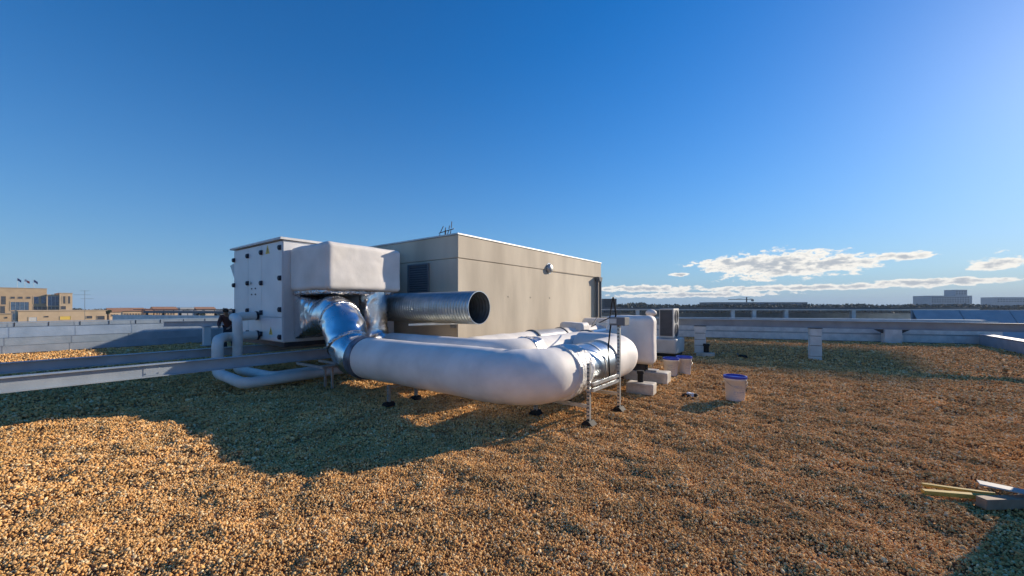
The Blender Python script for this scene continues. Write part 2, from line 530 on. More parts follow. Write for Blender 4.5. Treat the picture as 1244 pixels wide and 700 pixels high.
na = G.new('GeometryNodeInputNamedAttribute'); na.data_type = 'FLOAT'; na.inputs['Name'].default_value = 'size'
mul = G.new('ShaderNodeVectorMath'); mul.operation = 'SCALE'
GL.new(rsc.outputs[0], mul.inputs[0]); GL.new(na.outputs[0], mul.inputs['Scale'])
GL.new(gi.outputs[0], iop.inputs['Points']); GL.new(sm.outputs[0], iop.inputs['Instance'])
GL.new(rrot.outputs[0], iop.inputs['Rotation']); GL.new(mul.outputs[0], iop.inputs['Scale'])
GL.new(iop.outputs[0], go.inputs[0])
md = gv.modifiers.new('scatter', 'NODES'); md.node_group = ng


# ------------------------------------------------------------------ parapets
def parapet(name, label, p0, p1, rows, wall_h, back=.25, flip=1, spacing=1.42, bracket=True, capm='sheet'):
    """wall from p0 to p1; roof side is on the -y side of its local frame (flip=1)"""
    d = (p1 - p0); Ln = d.length; rz = math.atan2(d.y, d.x)
    t = thing(name, label, 'parapet', p0, rz, local=True)
    mb = MB(); mb.box(0, 0 if flip > 0 else -back, -.05, Ln, back if flip > 0 else 0, wall_h - .02); mb.build('wall', M['sheet_b'], t)
    for ri, (z0, z1, y0, y1, mn) in enumerate(rows):
        x = -random.random() * .5
        proto = None
        while x < Ln:
            sp_ = spacing
            if proto is None:
                mb = MB()
                a, b = 0, sp_ - .004
                th = .006
                Y0, Y1 = -y0 * flip, -y1 * flip
                s_ = -flip
                vs2 = [(a, Y0, z0), (b, Y0, z0), (b, Y1, z1), (a, Y1, z1), (a, Y0 + s_ * th, z0), (b, Y0 + s_ * th, z0), (b, Y1 + s_ * th, z1), (a, Y1 + s_ * th, z1)]
                mb.add(vs2, [(0, 1, 2, 3), (7, 6, 5, 4), (0, 4, 5, 1), (1, 5, 6, 2), (2, 6, 7, 3), (3, 7, 4, 0)])
                # a folded seam standing along the joint
                mb.bar((a + .006, Y0 + s_ * (th + .002), z0), (a + .006, Y1 + s_ * (th + .002), z1), .012, .006)
                proto = mb.build('metal_sheet', M[mn], t, label='%s sheet row' % ('upper' if ri > 1 else 'lower'))
                del proto['label']
                base = proto.location.copy()
                proto.location = base + Vector((x, 0, 0)); o = proto
            else:
                o = proto.copy(); COL.objects.link(o); o.location = base + Vector((x, 0, 0))
            o.rotation_euler = (R(random.uniform(-.8, .8)), R(random.uniform(-.15, .15)), R(random.uniform(-.12, .12)))
            x += sp_
    mb = MB()
    mb.box(-.02, (-.05 if flip > 0 else -back - .03), wall_h, Ln + .02, (back + .03 if flip > 0 else .05), wall_h + .025)
    mb.build('cap', M[capm], t)
    if bracket:
        x = .3; pr = None
        while x < Ln:
            if pr is None:
                mb = MB(); mb.box(0, -.064 * flip - .003, wall_h - .12, .02, -.064 * flip + .003, wall_h + .010)
                pr = mb.build('bracket', M['dark'], t); bb = pr.location.copy(); pr.location = bb + Vector((x, 0, 0))
            else:
                o = pr.copy(); COL.objects.link(o); o.location = bb + Vector((x, 0, 0))
            x += .71
    return t


rowsL = [(.005, .238, .075, .07, 'sheet_b'), (.246, .497, .058, .055, 'sheet'), (.50, .845, .07, .03, 'sheet'), (.84, .962, .052, .052, 'sheet')]
# left parapet: roof is on its +x side -> run from far to near so that local -y is +x
parapet('parapet_wall', 'long silver clad parapet on the left edge of the roof, rows of jointed sheets', Vector((LX, 17.2, 0)), Vector((LX, -6, 0)),
        rowsL, .97, flip=-1, spacing=1.42)
rowsB = [(.005, .29, .08, .075, 'sheet_white'), (.34, .62, .05, .045, 'sheet_white'), (.64, .9, .04, .03, 'sheet')]
parapet('parapet_wall', 'low silver clad parapet closing the far right side behind the long beam', BPL, BP1, rowsB, .92, flip=1, spacing=1.55, bracket=False)
rowsR = [(.005, .36, .04, .035, 'sheet_b')]
parapet('parapet_wall', 'knee high blue grey parapet with a bright cap at the right edge of the photo', Vector((5.62, -3, 0)), Vector((5.62, 23.4, 0)), rowsR, .38, flip=1, spacing=2.4, bracket=False, capm='sheet_white')


# ------------------------------------------------------------------ steel beams
def ibeam_outline(h, w=.12, tf=.012, tw=.012):
    return [(-w / 2, 0), (w / 2, 0), (w / 2, tf), (tw / 2, tf), (tw / 2, h - tf), (w / 2, h - tf), (w / 2, h), (-w / 2, h), (-w / 2, h - tf), (-tw / 2, h - tf), (-tw / 2, tf), (-w / 2, tf)]


def beam(label, a, b, ztop, h, w=.12, stiff=2.2, plates=True, mat_='beam', group=None):
    a, b = Vector(a), Vector(b)
    d = b - a; Ln = d.length; rz = math.atan2(d.y, d.x)
    t = thing('steel_beam', label, 'steel beam', (a.x, a.y, ztop - h), rz, local=True, group=group)
    mb = MB(); mb.prism(ibeam_outline(h, w), 0, Ln, lambda u, v, s: Vector((s, u, v)))
    mb.build('beam_section', M[mat_], t)
    x = .35; pr = None
    while plates and x < Ln - .1:
        if pr is None:
            mb = MB()
            mb.box(x - .09, -.011, .022, x + .11, -.0075, h - .022)
            for bx_, bz_ in ((-.06, .05), (-.06, h - .05), (.08, .05), (.08, h - .05)): mb.tube([(x + bx_, -.0112, bz_), (x + bx_, -.02, bz_)], .010, 6)
            pr = mb.build('splice_plate', M[mat_], t); b0 = pr.location.copy(); x0 = x
        else:
            o = pr.copy(); COL.objects.link(o); o.location = b0 + Vector((x - x0, 0, 0))
        x += stiff
    return t


beam('nearest grey steel beam running under the white air handler from the left edge of the photo', (-7.63, -1.5), (-7.63, 6.6), .66, .185, .13, 2.6)
beam('farther grey steel beam parallel to the nearest one, left of the air handler', (-9.55, -3.0), (-9.55, 6.6), .66, .16, .12, 2.4)
pB = Vector((.15, 14.17, 0)); bd = Vector((1, .17, 0)).normalized()
beam('long grey steel beam carried on the two white piers across the right of the roof', (pB - bd * 4.6)[:2] + (0,), (pB + bd * 12)[:2] + (0,), 1.085, .205, .14, 4.3, mat_='beam_backlit')
a_ = at(199, 14.7); b_ = at(305, 15.4)
beam('short blue grey beam behind the pipes at left, resting on a white post', (a_.x, a_.y, 0), (b_.x, b_.y, 0), .93, .19, .14, 1.2)
p = at(251, 14.9)
t = thing('support_post', 'slim white post holding the short beam left of the air handler', 'post', (p.x, p.y, 0))
mb = MB(); mb.box(p.x - .11, p.y - .11, .03, p.x + .11, p.y + .11, .72); mb.build('post_body', M['white_side'], t, .01)
mb = MB(); mb.box(p.x - .16, p.y - .16, 0.0, p.x + .16, p.y + .16, .03); mb.build('end_plate', M['beam'], t)
mb = MB(); mb.box(p.x - .14, p.y - .14, .72, p.x + .14, p.y + .14, .737); mb.build('end_plate', M['beam'], t)
# low supports under the two near beams
for n_, (x, y) in enumerate(((-7.63, 6.2), (-9.55, 6.0))):
    lb = ['painted block under the far end of the nearest beam, behind the foil duct', 'painted block under the far end of the second beam', 'painted block under the second beam left of the pipes'][n_]
    t = thing('support_block', lb, 'block', (x, y, 0))
    mb = MB(); mb.box(x - .14, y - .14, -.02, x + .14, y + .14, (.475 if x > -8 else .5) - .012); mb.build('block_body', M['block'], t, .01)
    mb = MB(); mb.box(x - .1, y - .1, (.475 if x > -8 else .5) - .012, x + .1, y + .1, (.475 if x > -8 else .5) - .001); mb.build('pad', M['black'], t)


def pier(label, c, w, h, courses, capm=None):
    t = thing('white_pier', label, 'pier', (c[0], c[1], 0), rz=math.atan2(.17, 1), local=True, group=None)
    z = 0
    for i, hh in enumerate(courses):
        mb = MB(); e_ = .004 * (i % 2)
        mb.box(-w / 2 - e_, -w / 2 - e_, z - (.03 if i == 0 else 0), w / 2 + e_, w / 2 + e_, z + hh - .012)
        mb.build('block', M['sheet_white'], t, .008)
        z += hh
    mb = MB(); mb.box(-w / 2 + .015, -w / 2 + .015, 0, w / 2 - .015, w / 2 - .015, h - .012); mb.build('mortar', M['concrete_dark'], t)
    mb = MB(); mb.box(-w / 2 - .02, -w / 2 - .02, h - .010, w / 2 + .02, w / 2 + .02, h); mb.build('top_plate', M['dark'], t)
    return t


pier('white block pier standing in the shadow under the long beam, right of the buckets', (pB.x, pB.y), .27, .877, (.09, .30, .27, .217))
p2 = pB - bd * 2.95
pier('cream block pier with a black pipe stub beside it, next to the condenser', (p2.x, p2.y), .32, .877, (.27, .18, .2, .227))
p3 = pB + bd * 9
pier('white block pier under the long beam beyond the right edge', (p3.x, p3.y), .34, .877, (.3, .3, .277))

# ------------------------------------------------------------------ penthouse
HX, HYb, HZ = -6.39, 6.46, 3.16
HX0, HY1 = -12.3, 14.2
t = thing('roof_penthouse', 'beige concrete plant room with a flat metal edged roof, behind the ducts', 'building', (HX, HYb, 0))
zj = 2.60
mb = MB(); mb.box(HX0, HYb, -.05, HX, HY1, zj - .005); mb.build('lower_wall', M['concrete'], t, .012)
mb = MB(); mb.box(HX0 + .015, HYb + .015, zj - .02, HX - .015, HY1 - .015, zj + .02); mb.build('joint', M['concrete_mid'], t)
mb = MB(); mb.box(HX0 - .008, HYb - .008, zj + .006, HX + .012, HY1 + .012, HZ - .03); mb.build('upper_wall', M['concrete'], t, .012)
mb = MB(); mb.box(HX0 - .03, HYb - .03, HZ - .028, HX + .03, HY1 + .03, HZ + .008); mb.build('roof_edge', M['cap_metal'], t, .004)
# formwork tie holes
pr = None
for y in (8.35, 9.4, 10.45):
    for z in (1.75,):
        if pr is None:
            mb = MB(); mb.tube([(HX - .01, y, z), (HX + .006, y, z)], .022, 10); pr = mb.build('tie_plug', M['concrete_mid'], t); y0 = y
        else: again(pr, (0, y - y0, 0))
# vertical board seams
pr = None
for y in ():
    if pr is None:
        mb = MB(); mb.box(HX - .004, y, .02, HX + .003, y + .008, zj - .03); pr = mb.build('board_seam', M['concrete_dark'], t); y0 = y
    else: again(pr, (0, y - y0, 0))
# louvre
g = MB(); gx0, gx1, gz0, gz1 = -8.12, -7.34, 1.83, 2.54
Yf = HYb
for bxs in ((gx0, gz0, gx1, gz0 + .04), (gx0, gz1 - .04, gx1, gz1), (gx0, gz0 + .04, gx0 + .04, gz1 - .04), (gx1 - .04, gz0 + .04, gx1, gz1 - .04)):
    g.box(bxs[0], Yf - .05, bxs[1], bxs[2], Yf - .001, bxs[3])
grille = g.build('ventilation_grille', M['grey_far'], t)
mb = MB(); mb.box(gx0 + .04, Yf - .006, gz0 + .04, gx1 - .04, Yf - .001, gz1 - .04); mb.build('back_plate', M['dark'], grille)
pr = None
for k in range(11):
    z = gz0 + .055 + k * .057
    if pr is None:
        mb = MB(); mb.prism([(-.042, 0), (-.036, -.004), (-.008, .04), (-.012, .046)], gx0 + .042, gx1 - .042, lambda u, v, w, z=z: Vector((w, Yf + u, z + v)))
        pr = mb.build('slat', M['grey_far'], grille)
    else: again(pr, (0, 0, k * .057))
# bulkhead lamp and conduit
mb = MB(); mb.tube([(HX + .013, 10.4, 2.66), (HX + .07, 10.4, 2.66), (HX + .10, 10.4, 2.66), (HX + .115, 10.4, 2.66)], [.14, .135, .1, .03], 24)
lampo = mb.build('bulkhead_lamp', M['cap_metal'], t)
mb = MB(); mb.tube([(HX + .012, 10.4, 2.66), (HX + .022, 10.4, 2.66)], .165, 24); mb.build('back_ring', M['galv'], lampo)
mb = MB(); mb.tube(fillet([(HX + .03, 10.55, 2.60), (HX + .03, 13.75, 2.60), (HX + .03, 13.75, 2.58)], .05), .011, 8); mb.build('conduit', M['concrete'], t)
mb = MB(); mb.prism([(0, 0), (.2, 0), (.26, .16), (-.06, .16)], HX + .013, HX + .2, lambda u, v, w: Vector((w, 13.68 + u, 2.42 + v)))
mb.build('rainwater_hopper', M['grey_far'], t, .006)
mb = MB(); mb.tube(fillet([(HX + .09, 13.70, 2.43), (HX + .09, 13.70, .0)], .05), .05, 14); o = mb.build('downpipe', M['grey_far'], t)
again(o, (0.02, .22, 0))

# antenna on the penthouse
ax_, ay_ = -7.3, 6.95
t = thing('tv_antenna', 'small black television antenna standing on the plant room roof', 'antenna', (ax_, ay_, HZ))
mb = MB(); mb.tube([(ax_, ay_, HZ), (ax_, ay_, HZ + .25)], .014, 8); mb.box(ax_ - .06, ay_ - .06, HZ + .012, ax_ + .06, ay_ + .06, HZ + .03); mb.build('mast', M['dark'], t)
mb = MB(); mb.tube([(ax_ - .2, ay_ - .04, HZ + .19), (ax_ + .24, ay_ + .06, HZ + .27)], .011, 8); mb.build('boom', M['dark'], t)
pr = None
for k, (dx, dz, tilt) in enumerate(((-.2, .19, .10), (-.02, .22, .0), (.12, .25, .05), (.2, .27, .05))):
    mb = MB()
    hh = .19 if k in (0, 3) else .11
    mb.bar((ax_ + dx - tilt, ay_, HZ + dz - hh), (ax_ + dx, ay_, HZ + dz - .01), .014); mb.bar((ax_ + dx, ay_, HZ + dz + .01), (ax_ + dx + (.12 if k == 0 else .02), ay_, HZ + dz + hh * .9), .014)
    mb.build('antenna_element', M['dark'], t)

# added unseen block behind the air handler, placed to shade the left gravel
t = thing('roof_penthouse', 'added concrete block hidden behind the air handler to shade the left gravel', 'building', (-15, 13, 0))
mb = MB(); mb.box(-17.4, 10.2, -.05, -13.2, 15.4, 3.2); mb.build('wall', M['concrete'], t, .012)
mb = MB(); mb.box(-17.45, 10.15, 3.2, -13.15, 15.45, 3.25); mb.build('roof_edge', M['cap_metal'], t)

# ------------------------------------------------------------------ air handler
AX0, AX1, AY0, AY1, AZ0, AZ1 = -11.1, -8.5, 3.6, 6.3, .76, 2.84
t = thing('air_handling_unit', 'large white air handling unit with rows of dark latches, left of the wrapped box', 'air handler', ((AX0 + AX1) / 2, AY0, .66))
mb = MB(); mb.box(AX0 + .03, AY0 + .03, AZ0, AX1 - .012, AY1, AZ1); mb.build('casing', M['white_side'], t, .006)
mb = MB()
mb.box(AX0 + .02, AY0 + .05, .664, AX1 - .02, AY0 + .13, AZ0 - .002); mb.box(AX0 + .02, AY1 - .12, .664, AX1 - .02, AY1 - .04, AZ0 - .002)
mb.box(AX1 - .12, AY0 + .131, .664, AX1 - .04, AY1 - .121, AZ0 - .002); mb.build('base_frame', M['dark'], t)
mb = MB()
mb.add([(AX0 - .10, AY0 - .05, AZ1 + .01), (AX1 + .04, AY0 - .05, AZ1 + .01), (AX1 + .04, AY1 + .1, AZ1 + .01), (AX0 - .10, AY1 + .1, AZ1 + .01),
        (AX0 - .10, AY0 - .05, AZ1 + .045), (AX1 + .04, AY0 - .05, AZ1 + .055), (AX1 + .04, AY1 + .1, AZ1 + .055), (AX0 - .10, AY1 + .1, AZ1 + .045)],
       [(3, 2, 1, 0), (4, 5, 6, 7), (0, 1, 5, 4), (1, 2, 6, 5), (2, 3, 7, 6), (3, 0, 4, 7)])
mb.build('roof_sheet', M['sheet_white'], t)
xs = [AX0 + .03, -10.23, -9.45, -9.05 + .02, AX1 - .005]
# panels (doors): joints at the latch columns
cols_x = [-11.07, -10.22, -9.48, -8.51]
lat = None
for i in range(3):
    x0, x1 = cols_x[i] + .006, cols_x[i + 1] - .006
    for (z0, z1) in (((AZ0 + .02, 1.26), (1.272, AZ1 - .02)) if i == 2 else ((AZ0 + .02, AZ1 - .02),)):
        mb = MB(); mb.box(x0, AY0 - .004, z0, x1, AY0 + .028, z1); pn = mb.build('door_panel', M['white_paint'], t, .008)
for cx_, zs in ((cols_x[0] + .03, (2.60, 2.0, 1.38)), (cols_x[1], (2.64, 2.02, 1.40, .9)), (cols_x[2], (2.66, 2.0, 1.36, .9)), (cols_x[3] - .07, (2.69, 2.07, 1.43, .87))):
    for z in zs:
        if lat is None:
            mb = MB(); mb.tube([(cx_, AY0 - .005, z), (cx_, AY0 - .045, z), (cx_, AY0 - .055, z)], [.05, .047, .03], 14)
            mb.box(cx_ - .05, AY0 - .028, z - .05, cx_ + .05, AY0 - .006, z + .05)
            lat = mb.build('latch', M['latch'], t); l0 = (cx_, z)
        else: again(lat, (cx_ - l0[0], 0, z - l0[1]))
pr = None
for dx in (0, .2):
    for dz in (0, .13):
        if pr is None: mb = MB(); mb.tube([(-10.0, AY0 - .005, 1.76), (-10.0, AY0 - .018, 1.76)], .017, 10); pr = mb.build('screw_cap', M['latch'], t)
        else: again(pr, (dx, 0, dz))
mb = MB(); mb.tube([(-10.05, AY0 - .005, 2.02), (-10.05, AY0 - .03, 2.02)], .03, 12); mb.build('lock', M['strut'], t)
for (cx_, cz_, s_) in ((-9.18, 2.70, .10), (-9.02, .98, .085)):
    mb = MB(); mb.prism([(-s_, -s_ * .9), (s_, -s_ * .9), (0, s_ * .95)], AY0 - .009, AY0 - .0045, lambda u, v, w: Vector((cx_ + u, w, cz_ + v)))
    st = mb.build('warning_sticker', M['yellow'], t)
    mb = MB(); mb.box(cx_ - .009, AY0 - .011, cz_ - .03, cx_ + .009, AY0 - .0092, cz_ + .035); mb.box(cx_ - .009, AY0 - .011, cz_ - .06, cx_ + .009, AY0 - .0092, cz_ - .042); mb.build('printed_mark', M['black'], st)
# side hood (triangular) on the far left side
mb = MB(); mb.prism([(0, 2.58), (-.42, 2.50), (0, 2.0)], AY0 + .05, AY0 + 1.8, lambda u, v, w: Vector((AX0 + .03 + u, w, v))); mb.build('rain_hood', M['sheet_b'], t)
# right side panel
mb = MB(); mb.box(AX1 - .011, AY0 + .02, AZ0 + .02, AX1, AY1 - .02, AZ1 - .03); mb.build('side_panel', M['white_side'], t, .006)

# insulated pipe loops
def pipe(label, pts_, r, rad=.14):
    t = thing('insulated_pipe', label, 'pipe', (pts_[-1][0], pts_[-1][1], 0))
    P = fillet(pts_, rad, .08, 8)
    mb = MB(); mb.tube(P, r, 20, wob=.006, wsc=7); mb.build('insulation', M['insul'], t)
    mb = MB(); a, b = Vector(pts_[0]), Vector(pts_[1]); d = (b - a).normalized()
    mb.tube([a - d * .06, a + d * .004], r * .7, 16); mb.tube([a - d * .02, a + d * .02], r * 1.12, 16); mb.build('flange', M['latch'], t)
    return t


pipe('upper white insulated pipe leaving the air handler and dropping behind the near one', [(-9.66, 3.56, 1.29), (-9.66, 3.12, 1.27), (-9.2, 3.05, 1.24), (-9.2, 3.05, .22), (-8.0, 3.2, .19), (-8.06, 5.0, .19)], .088)
pipe('lower white insulated pipe curving down and running along the gravel below the beam', [(-9.62, 3.56, .865), (-9.62, 2.95, .86), (-9.02, 2.66, .85), (-9.02, 2.66, .22), (-7.72, 2.66, .17), (-7.95, 5.1, .16)], .095, .16)

# small channel frame between beam and foil duct
t = thing('strut_frame', 'small galvanised channel frame lying low between the beam and the foil duct', 'bracket', (-7.3, 4.0, 0))
mb = MB(); mb.bar((-7.9, 3.62, .40), (-6.9, 3.62, .40), .045); mb.build('channel', M['strut'], t)
mb = MB(); mb.bar((-7.9, 4.05, .40), (-6.9, 4.05, .40), .045); mb.build('channel', M['strut'], t)
mb = MB(); mb.bar((-6.92, 3.645, .40), (-6.92, 4.025, .40), .04); mb.build('channel', M['strut'], t)
for x in (-7.2, -6.95):
    mb = MB(); mb.bar((x, 3.8, 0), (x, 3.8, .385), .035); mb.build('leg', M['strut'], t)

# ------------------------------------------------------------------ wrapped box + vertical duct
t = thing('wrapped_plenum', 'big white insulation wrapped plenum box jutting from the air handler', 'duct box', (-7.8, 4.6, 1.8))
mb = MB(); mb.softbox((-8.52, 3.74, 1.80), (-7.03, 5.40, 2.70), .09, 26, .015, 2.0); mb.build('wrapping', M['insul_box'], t)
mb = MB(); mb.softbox((-8.5, 3.80, 1.73), (-7.15, 5.30, 1.83), .04, 10, .03, 4); mb.build('foil_edge', M['foil_crinkle'], t)
mb = MB(); mb.tube([(-7.42, 4.96, 1.80), (-7.42, 4.96, 1.5), (-7.42, 4.96, 1.2), (-7.42, 4.96, 1.0)], .29, 28, wob=.012, wsc=4); mb.build('vertical_duct', M['foil'], t)

t = thing('duct_run', 'middle white insulated duct run with a crinkled foil joint, behind the nearest one', 'duct', (-5.6, 4.95, 0))
mb = MB(); mb.tube(fillet([(-7.42, 4.96, 1.05), (-7.42, 4.96, .64), (-6.75, 4.96, .64)], .38, .06), .31, 28, wob=.02, wsc=4); mb.build('foil_elbow', M['foil'], t)
P = fillet([(-6.78, 4.96, .64), (-3.9, 4.96, .64), (-3.9, 9.6, .64)], .5, .08, 12)
mb = MB(); mb.tube(P, .315, 36, wob=.008, wsc=2.2); mb.build('insulation', M['insul'], t)
mb = MB(); mb.tube([(-3.9, 5.55 + .05 * k, .64) for k in range(7)], [.325 + .008 * (k % 2) for k in range(7)], 36, caps=True, wob=.03, wsc=9); mb.build('foil_joint', M['foil_crinkle'], t)
mb = MB(); mb.tube([(-3.9, 7.9, .64), (-3.9, 7.96, .64)], .345, 36); o = mb.build('clamp_band', M['grey_far'], t)
mb = MB(); mb.tube([(-3.9, 7.97, .64), (-3.9, 8.9, .64)], .326, 36); mb.build('metal_sleeve', M['galv'], t)
mb = MB(); mb.tube(fillet([(-3.9, 9.5, .64), (-3.9, 9.95, .64), (-3.9, 9.95, .1)], .3, .08), .32, 28); mb.build('end_elbow', M['insul'], t)
mb = MB(); mb.box(-4.2, 7.1, 0, -3.6, 7.2, .34); mb.build('saddle', M['strut'], t)
again(COL.objects[-1] if False else [x for x in COL.objects if x.name.startswith('saddle')][-1], (0, -.9 - .6, 0))

t = thing('duct_run', 'rearmost white insulated duct run lying along the plant room wall', 'duct', (-5.3, 8, 0))
P = fillet([(-5.35, 5.62, .2), (-5.35, 5.62, .60), (-5.35, 10.0, .62)], .25, .08, 10)
mb = MB(); mb.tube(P, .285, 32, wob=.015, wsc=3); mb.build('insulation', M['insul'], t)
mb = MB(); mb.tube([(-5.35, 7.9, .61), (-5.35, 7.95, .61)], .325, 32); o = mb.build('clamp_band', M['grey_far'], t)
again(o, (0, 1.35, 0))
mb = MB(); mb.tube([(-5.35, 7.96, .61), (-5.35, 9.24, .61)], .305, 32); mb.build('metal_sleeve', M['cap_metal'], t)
mb = MB(); mb.softbox((-5.75, 9.9, .1), (-4.98, 10.35, 1.04), .09, 12, .02); mb.build('end_plenum', M['insul'], t)
mb = MB(); mb.box(-5.6, 7.0, -.02, -5.1, 7.1, .34); o = mb.build('saddle', M['strut'], t); again(o, (0, 2.5, 0))

t = thing('wrapped_plenum', 'low white wrapped duct end at the far corner of the plant room', 'duct box', (-5.4, 12.4, 0))
mb = MB(); mb.softbox((-6.15, 12.1, .0), (-4.85, 12.7, 1.1), .12, 12, .02); mb.build('wrapping', M['insul'], t)
mb = MB(); mb.tube([(-5.5, 10.34, .62), (-5.5, 12.12, .62)], .28, 28, wob=.015); mb.build('connecting_duct', M['insul'], t)

# foil duct from AHU to the near run
t = thing('duct_run', 'nearest and longest white insulated duct run, from crumpled foil bend to rounded end', 'duct', (-4.4, 3.9, 0))
# rectangular transition -> round loft
mb = MB()
segs = 40
ringsP = []
for k in range(9):
    s_ = k / 8
    x = -8.5 + .95 * s_
    c = Vector((x, 4.28 - .20 * s_, 1.27 + .04 * s_))
    hw, hh = .46 - .12 * s_, .45 - .11 * s_
    ring_ = []
    ex = 1 - .93 * (1 - s_) ** .7      # super-ellipse exponent from square to round
    for j in range(segs):
        a = 2 * math.pi * j / segs
        ca, sa = math.cos(a), math.sin(a)
        q = Vector((0, (abs(ca) ** max(ex, .12)) * math.copysign(hw, ca), (abs(sa) ** max(ex, .12)) * math.copysign(hh, sa))) + c
        q += Vector((0, q.y - c.y, q.z - c.z)).normalized() * .03 * mnoise.noise(q * 4)
        ring_.append(q)
    ringsP += ring_
mb.add(ringsP, [(i * segs + j, i * segs + (j + 1) % segs, (i + 1) * segs + (j + 1) % segs, (i + 1) * segs + j) for i in range(8) for j in range(segs)], True)
mb.build('foil_transition', M['foil'], t)
P = fillet([(-7.60, 4.08, 1.31), (-7.05, 4.0, 1.33), (-6.42, 3.9, .62), (-5.98, 3.9, .62)], [0, .42, .45, 0], .05, 12)
mb = MB(); mb.tube(P, [.372 - .03 * (k / (len(P) - 1)) ** 2 for k in range(len(P))], 40, wob=.028, wsc=3.0); mb.build('foil_bend', M['foil'], t)
for k in (int(len(P) * .34), int(len(P) * .62)):
    dirn = (P[k + 1] - P[k - 1]).normalized()
    mb = MB(); mb.tube([P[k] - dirn * .03, P[k] - dirn * .026, P[k] + dirn * .026, P[k] + dirn * .03], [.36, .378, .378, .36], 40, wob=.028, wsc=3.0); mb.build('seam_tape', M['foil_crinkle'], t)
mb = MB(); mb.tube([(-6.16 + .03 * k, 3.9, .62) for k in range(7)], [.352] + [.362] * 5 + [.352], 40, wob=.012, wsc=7); mb.build('dark_tape_collar', M['band'], t)
P = fillet([(-6.0, 3.9, .62), (-2.66, 3.9, .62), (-2.66, 4.66, .62)], .50, .07, 16)
rad = []
for q_ in P:
    w_ = max(0.0, 1 - (q_ - Vector((-2.85, 4.1, .62))).length / .75)
    rad.append(.340 + w_ * (.007 * math.sin(q_.x * 31 - q_.y * 23) + .004 * math.sin(q_.x * 67 + q_.y * 59)))
rad[0] = .335
for i_, q_ in enumerate(P):
    rad[i_] += .0035 * (1 if int((q_.x + 20) / 1.05) % 2 else 0) * (q_.x < -3.3)
mb = MB(); mb.tube(P, rad, 48, wob=.008, wsc=1.8); mb.build('insulation', M['insul'], t)
P = [Vector((-2.66, 4.52 + .04 * k, .62)) for k in range(12)]
mb = MB(); mb.tube(P, [.358 + .012 * math.sin(k * 2.1) - .0015 * k for k in range(12)], 48, wob=.03, wsc=6); mb.build('taped_joint', M['tape_white'], t)
P = [Vector((-2.66, 4.93 + .05 * k, .62)) for k in range(19)]
mb = MB(); mb.tube(P, .325, 56); mb.build('metal_sleeve', M['galv'], t)
mb = MB(); mb.tube([(-2.66, 4.94, .62), (-2.66, 4.98, .62)], .334, 56); o = mb.build('clamp_band', M['strut'], t)
again(o, (0, .42, 0)); again(o, (0, .84, 0))
P = fillet([(-2.66, 5.80, .62), (-2.66, 6.98, .645), (-3.55, 6.98, .65)], .5, .07, 14)
mb = MB(); mb.tube(P, .352, 48, wob=.006, wsc=2.4); mb.build('insulation', M['insul'], t)

# tall wrapped box behind the end
t = thing('wrapped_plenum', 'tall rounded white wrapped box standing behind the end of the nearest duct', 'duct box', (-2.95, 8.3, 0))
mb = MB(); mb.softbox((-3.42, 7.78, .34), (-2.42, 8.12, 1.31), .12, 18, .012); mb.build('wrapping', M['insul'], t)
mb = MB(); mb.box(-3.2, 7.88, 0, -2.6, 8.0, .36); mb.build('stand', M['dark'], t)
mb = MB(); mb.tube(fillet([(-3.4, 6.98, .65), (-3.55, 6.98, .65), (-3.35, 7.85, .7)], .2, .08), .3, 24); mb.build('connecting_duct', M['insul'], t)

# ------------------------------------------------------------------ spiral duct
t = thing('spiral_duct', 'open ended ribbed galvanised spiral duct pointing right beside the plant room corner', 'duct', (-6.5, 5.69, 1.47))
sr = .315; x0, x1 = -7.9, -5.05
P = []; rad = []
x = x0; k = 0
while x < x1 - .08:
    P += [Vector((x, 5.69, 1.47)), Vector((x + .05, 5.69, 1.47)), Vector((x + .057, 5.69, 1.47)), Vector((x + .07, 5.69, 1.47))]
    rad += [sr, sr, sr + .009, sr + .009]
    x += .078
P.append(Vector((x1, 5.69, 1.47))); rad.append(sr)
mb = MB(); mb.tube(P, rad, 48, caps=False)
mb.build('outer_skin', M['spiral'], t)
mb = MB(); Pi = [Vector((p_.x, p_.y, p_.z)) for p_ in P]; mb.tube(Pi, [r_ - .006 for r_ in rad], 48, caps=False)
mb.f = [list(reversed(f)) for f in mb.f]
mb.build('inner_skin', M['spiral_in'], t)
mb = MB(); mb.tube([(x1 - .02, 5.69, 1.47), (x1 + .004, 5.69, 1.47)], sr + .006, 48, caps=False); mb.tube([(x1 + .004, 5.69, 1.47), (x1 + .0041, 5.69, 1.47)], [sr + .006, sr - .008], 48, caps=False); mb.build('rim', M['galv'], t)
mb = MB(); mb.tube([(x0 + .5, 5.69, 1.47), (x0 + .51, 5.69, 1.47)], sr - .008, 48); mb.build('damper_plate', M['spiral_in'], t)
mb = MB(); mb.bar((-6.55, 5.2, 1.12), (-6.05, 5.9, 1.13), .04); mb.bar((-6.3, 6.0, 1.12), (-6.3, 6.458, 1.12), .04); mb.build('wall_bracket', M['strut'], t)
mb = MB(); mb.box(-6.62, 6.44, 1.0, -6.42, 6.458, 1.3)
mb.bar((-6.5, 5.4, 1.13), (-6.5, 6.44, 1.13), .04); mb.build('bracket_arm', M['strut'], t)

# ------------------------------------------------------------------ duct supports
def foot(mb, x, y):
    mb.prism([(-.085, 0), (.085, 0), (.03, .055), (-.03, .055)], y - .075, y + .075, lambda u, v, w: Vector((x + u, w, v - .008)))


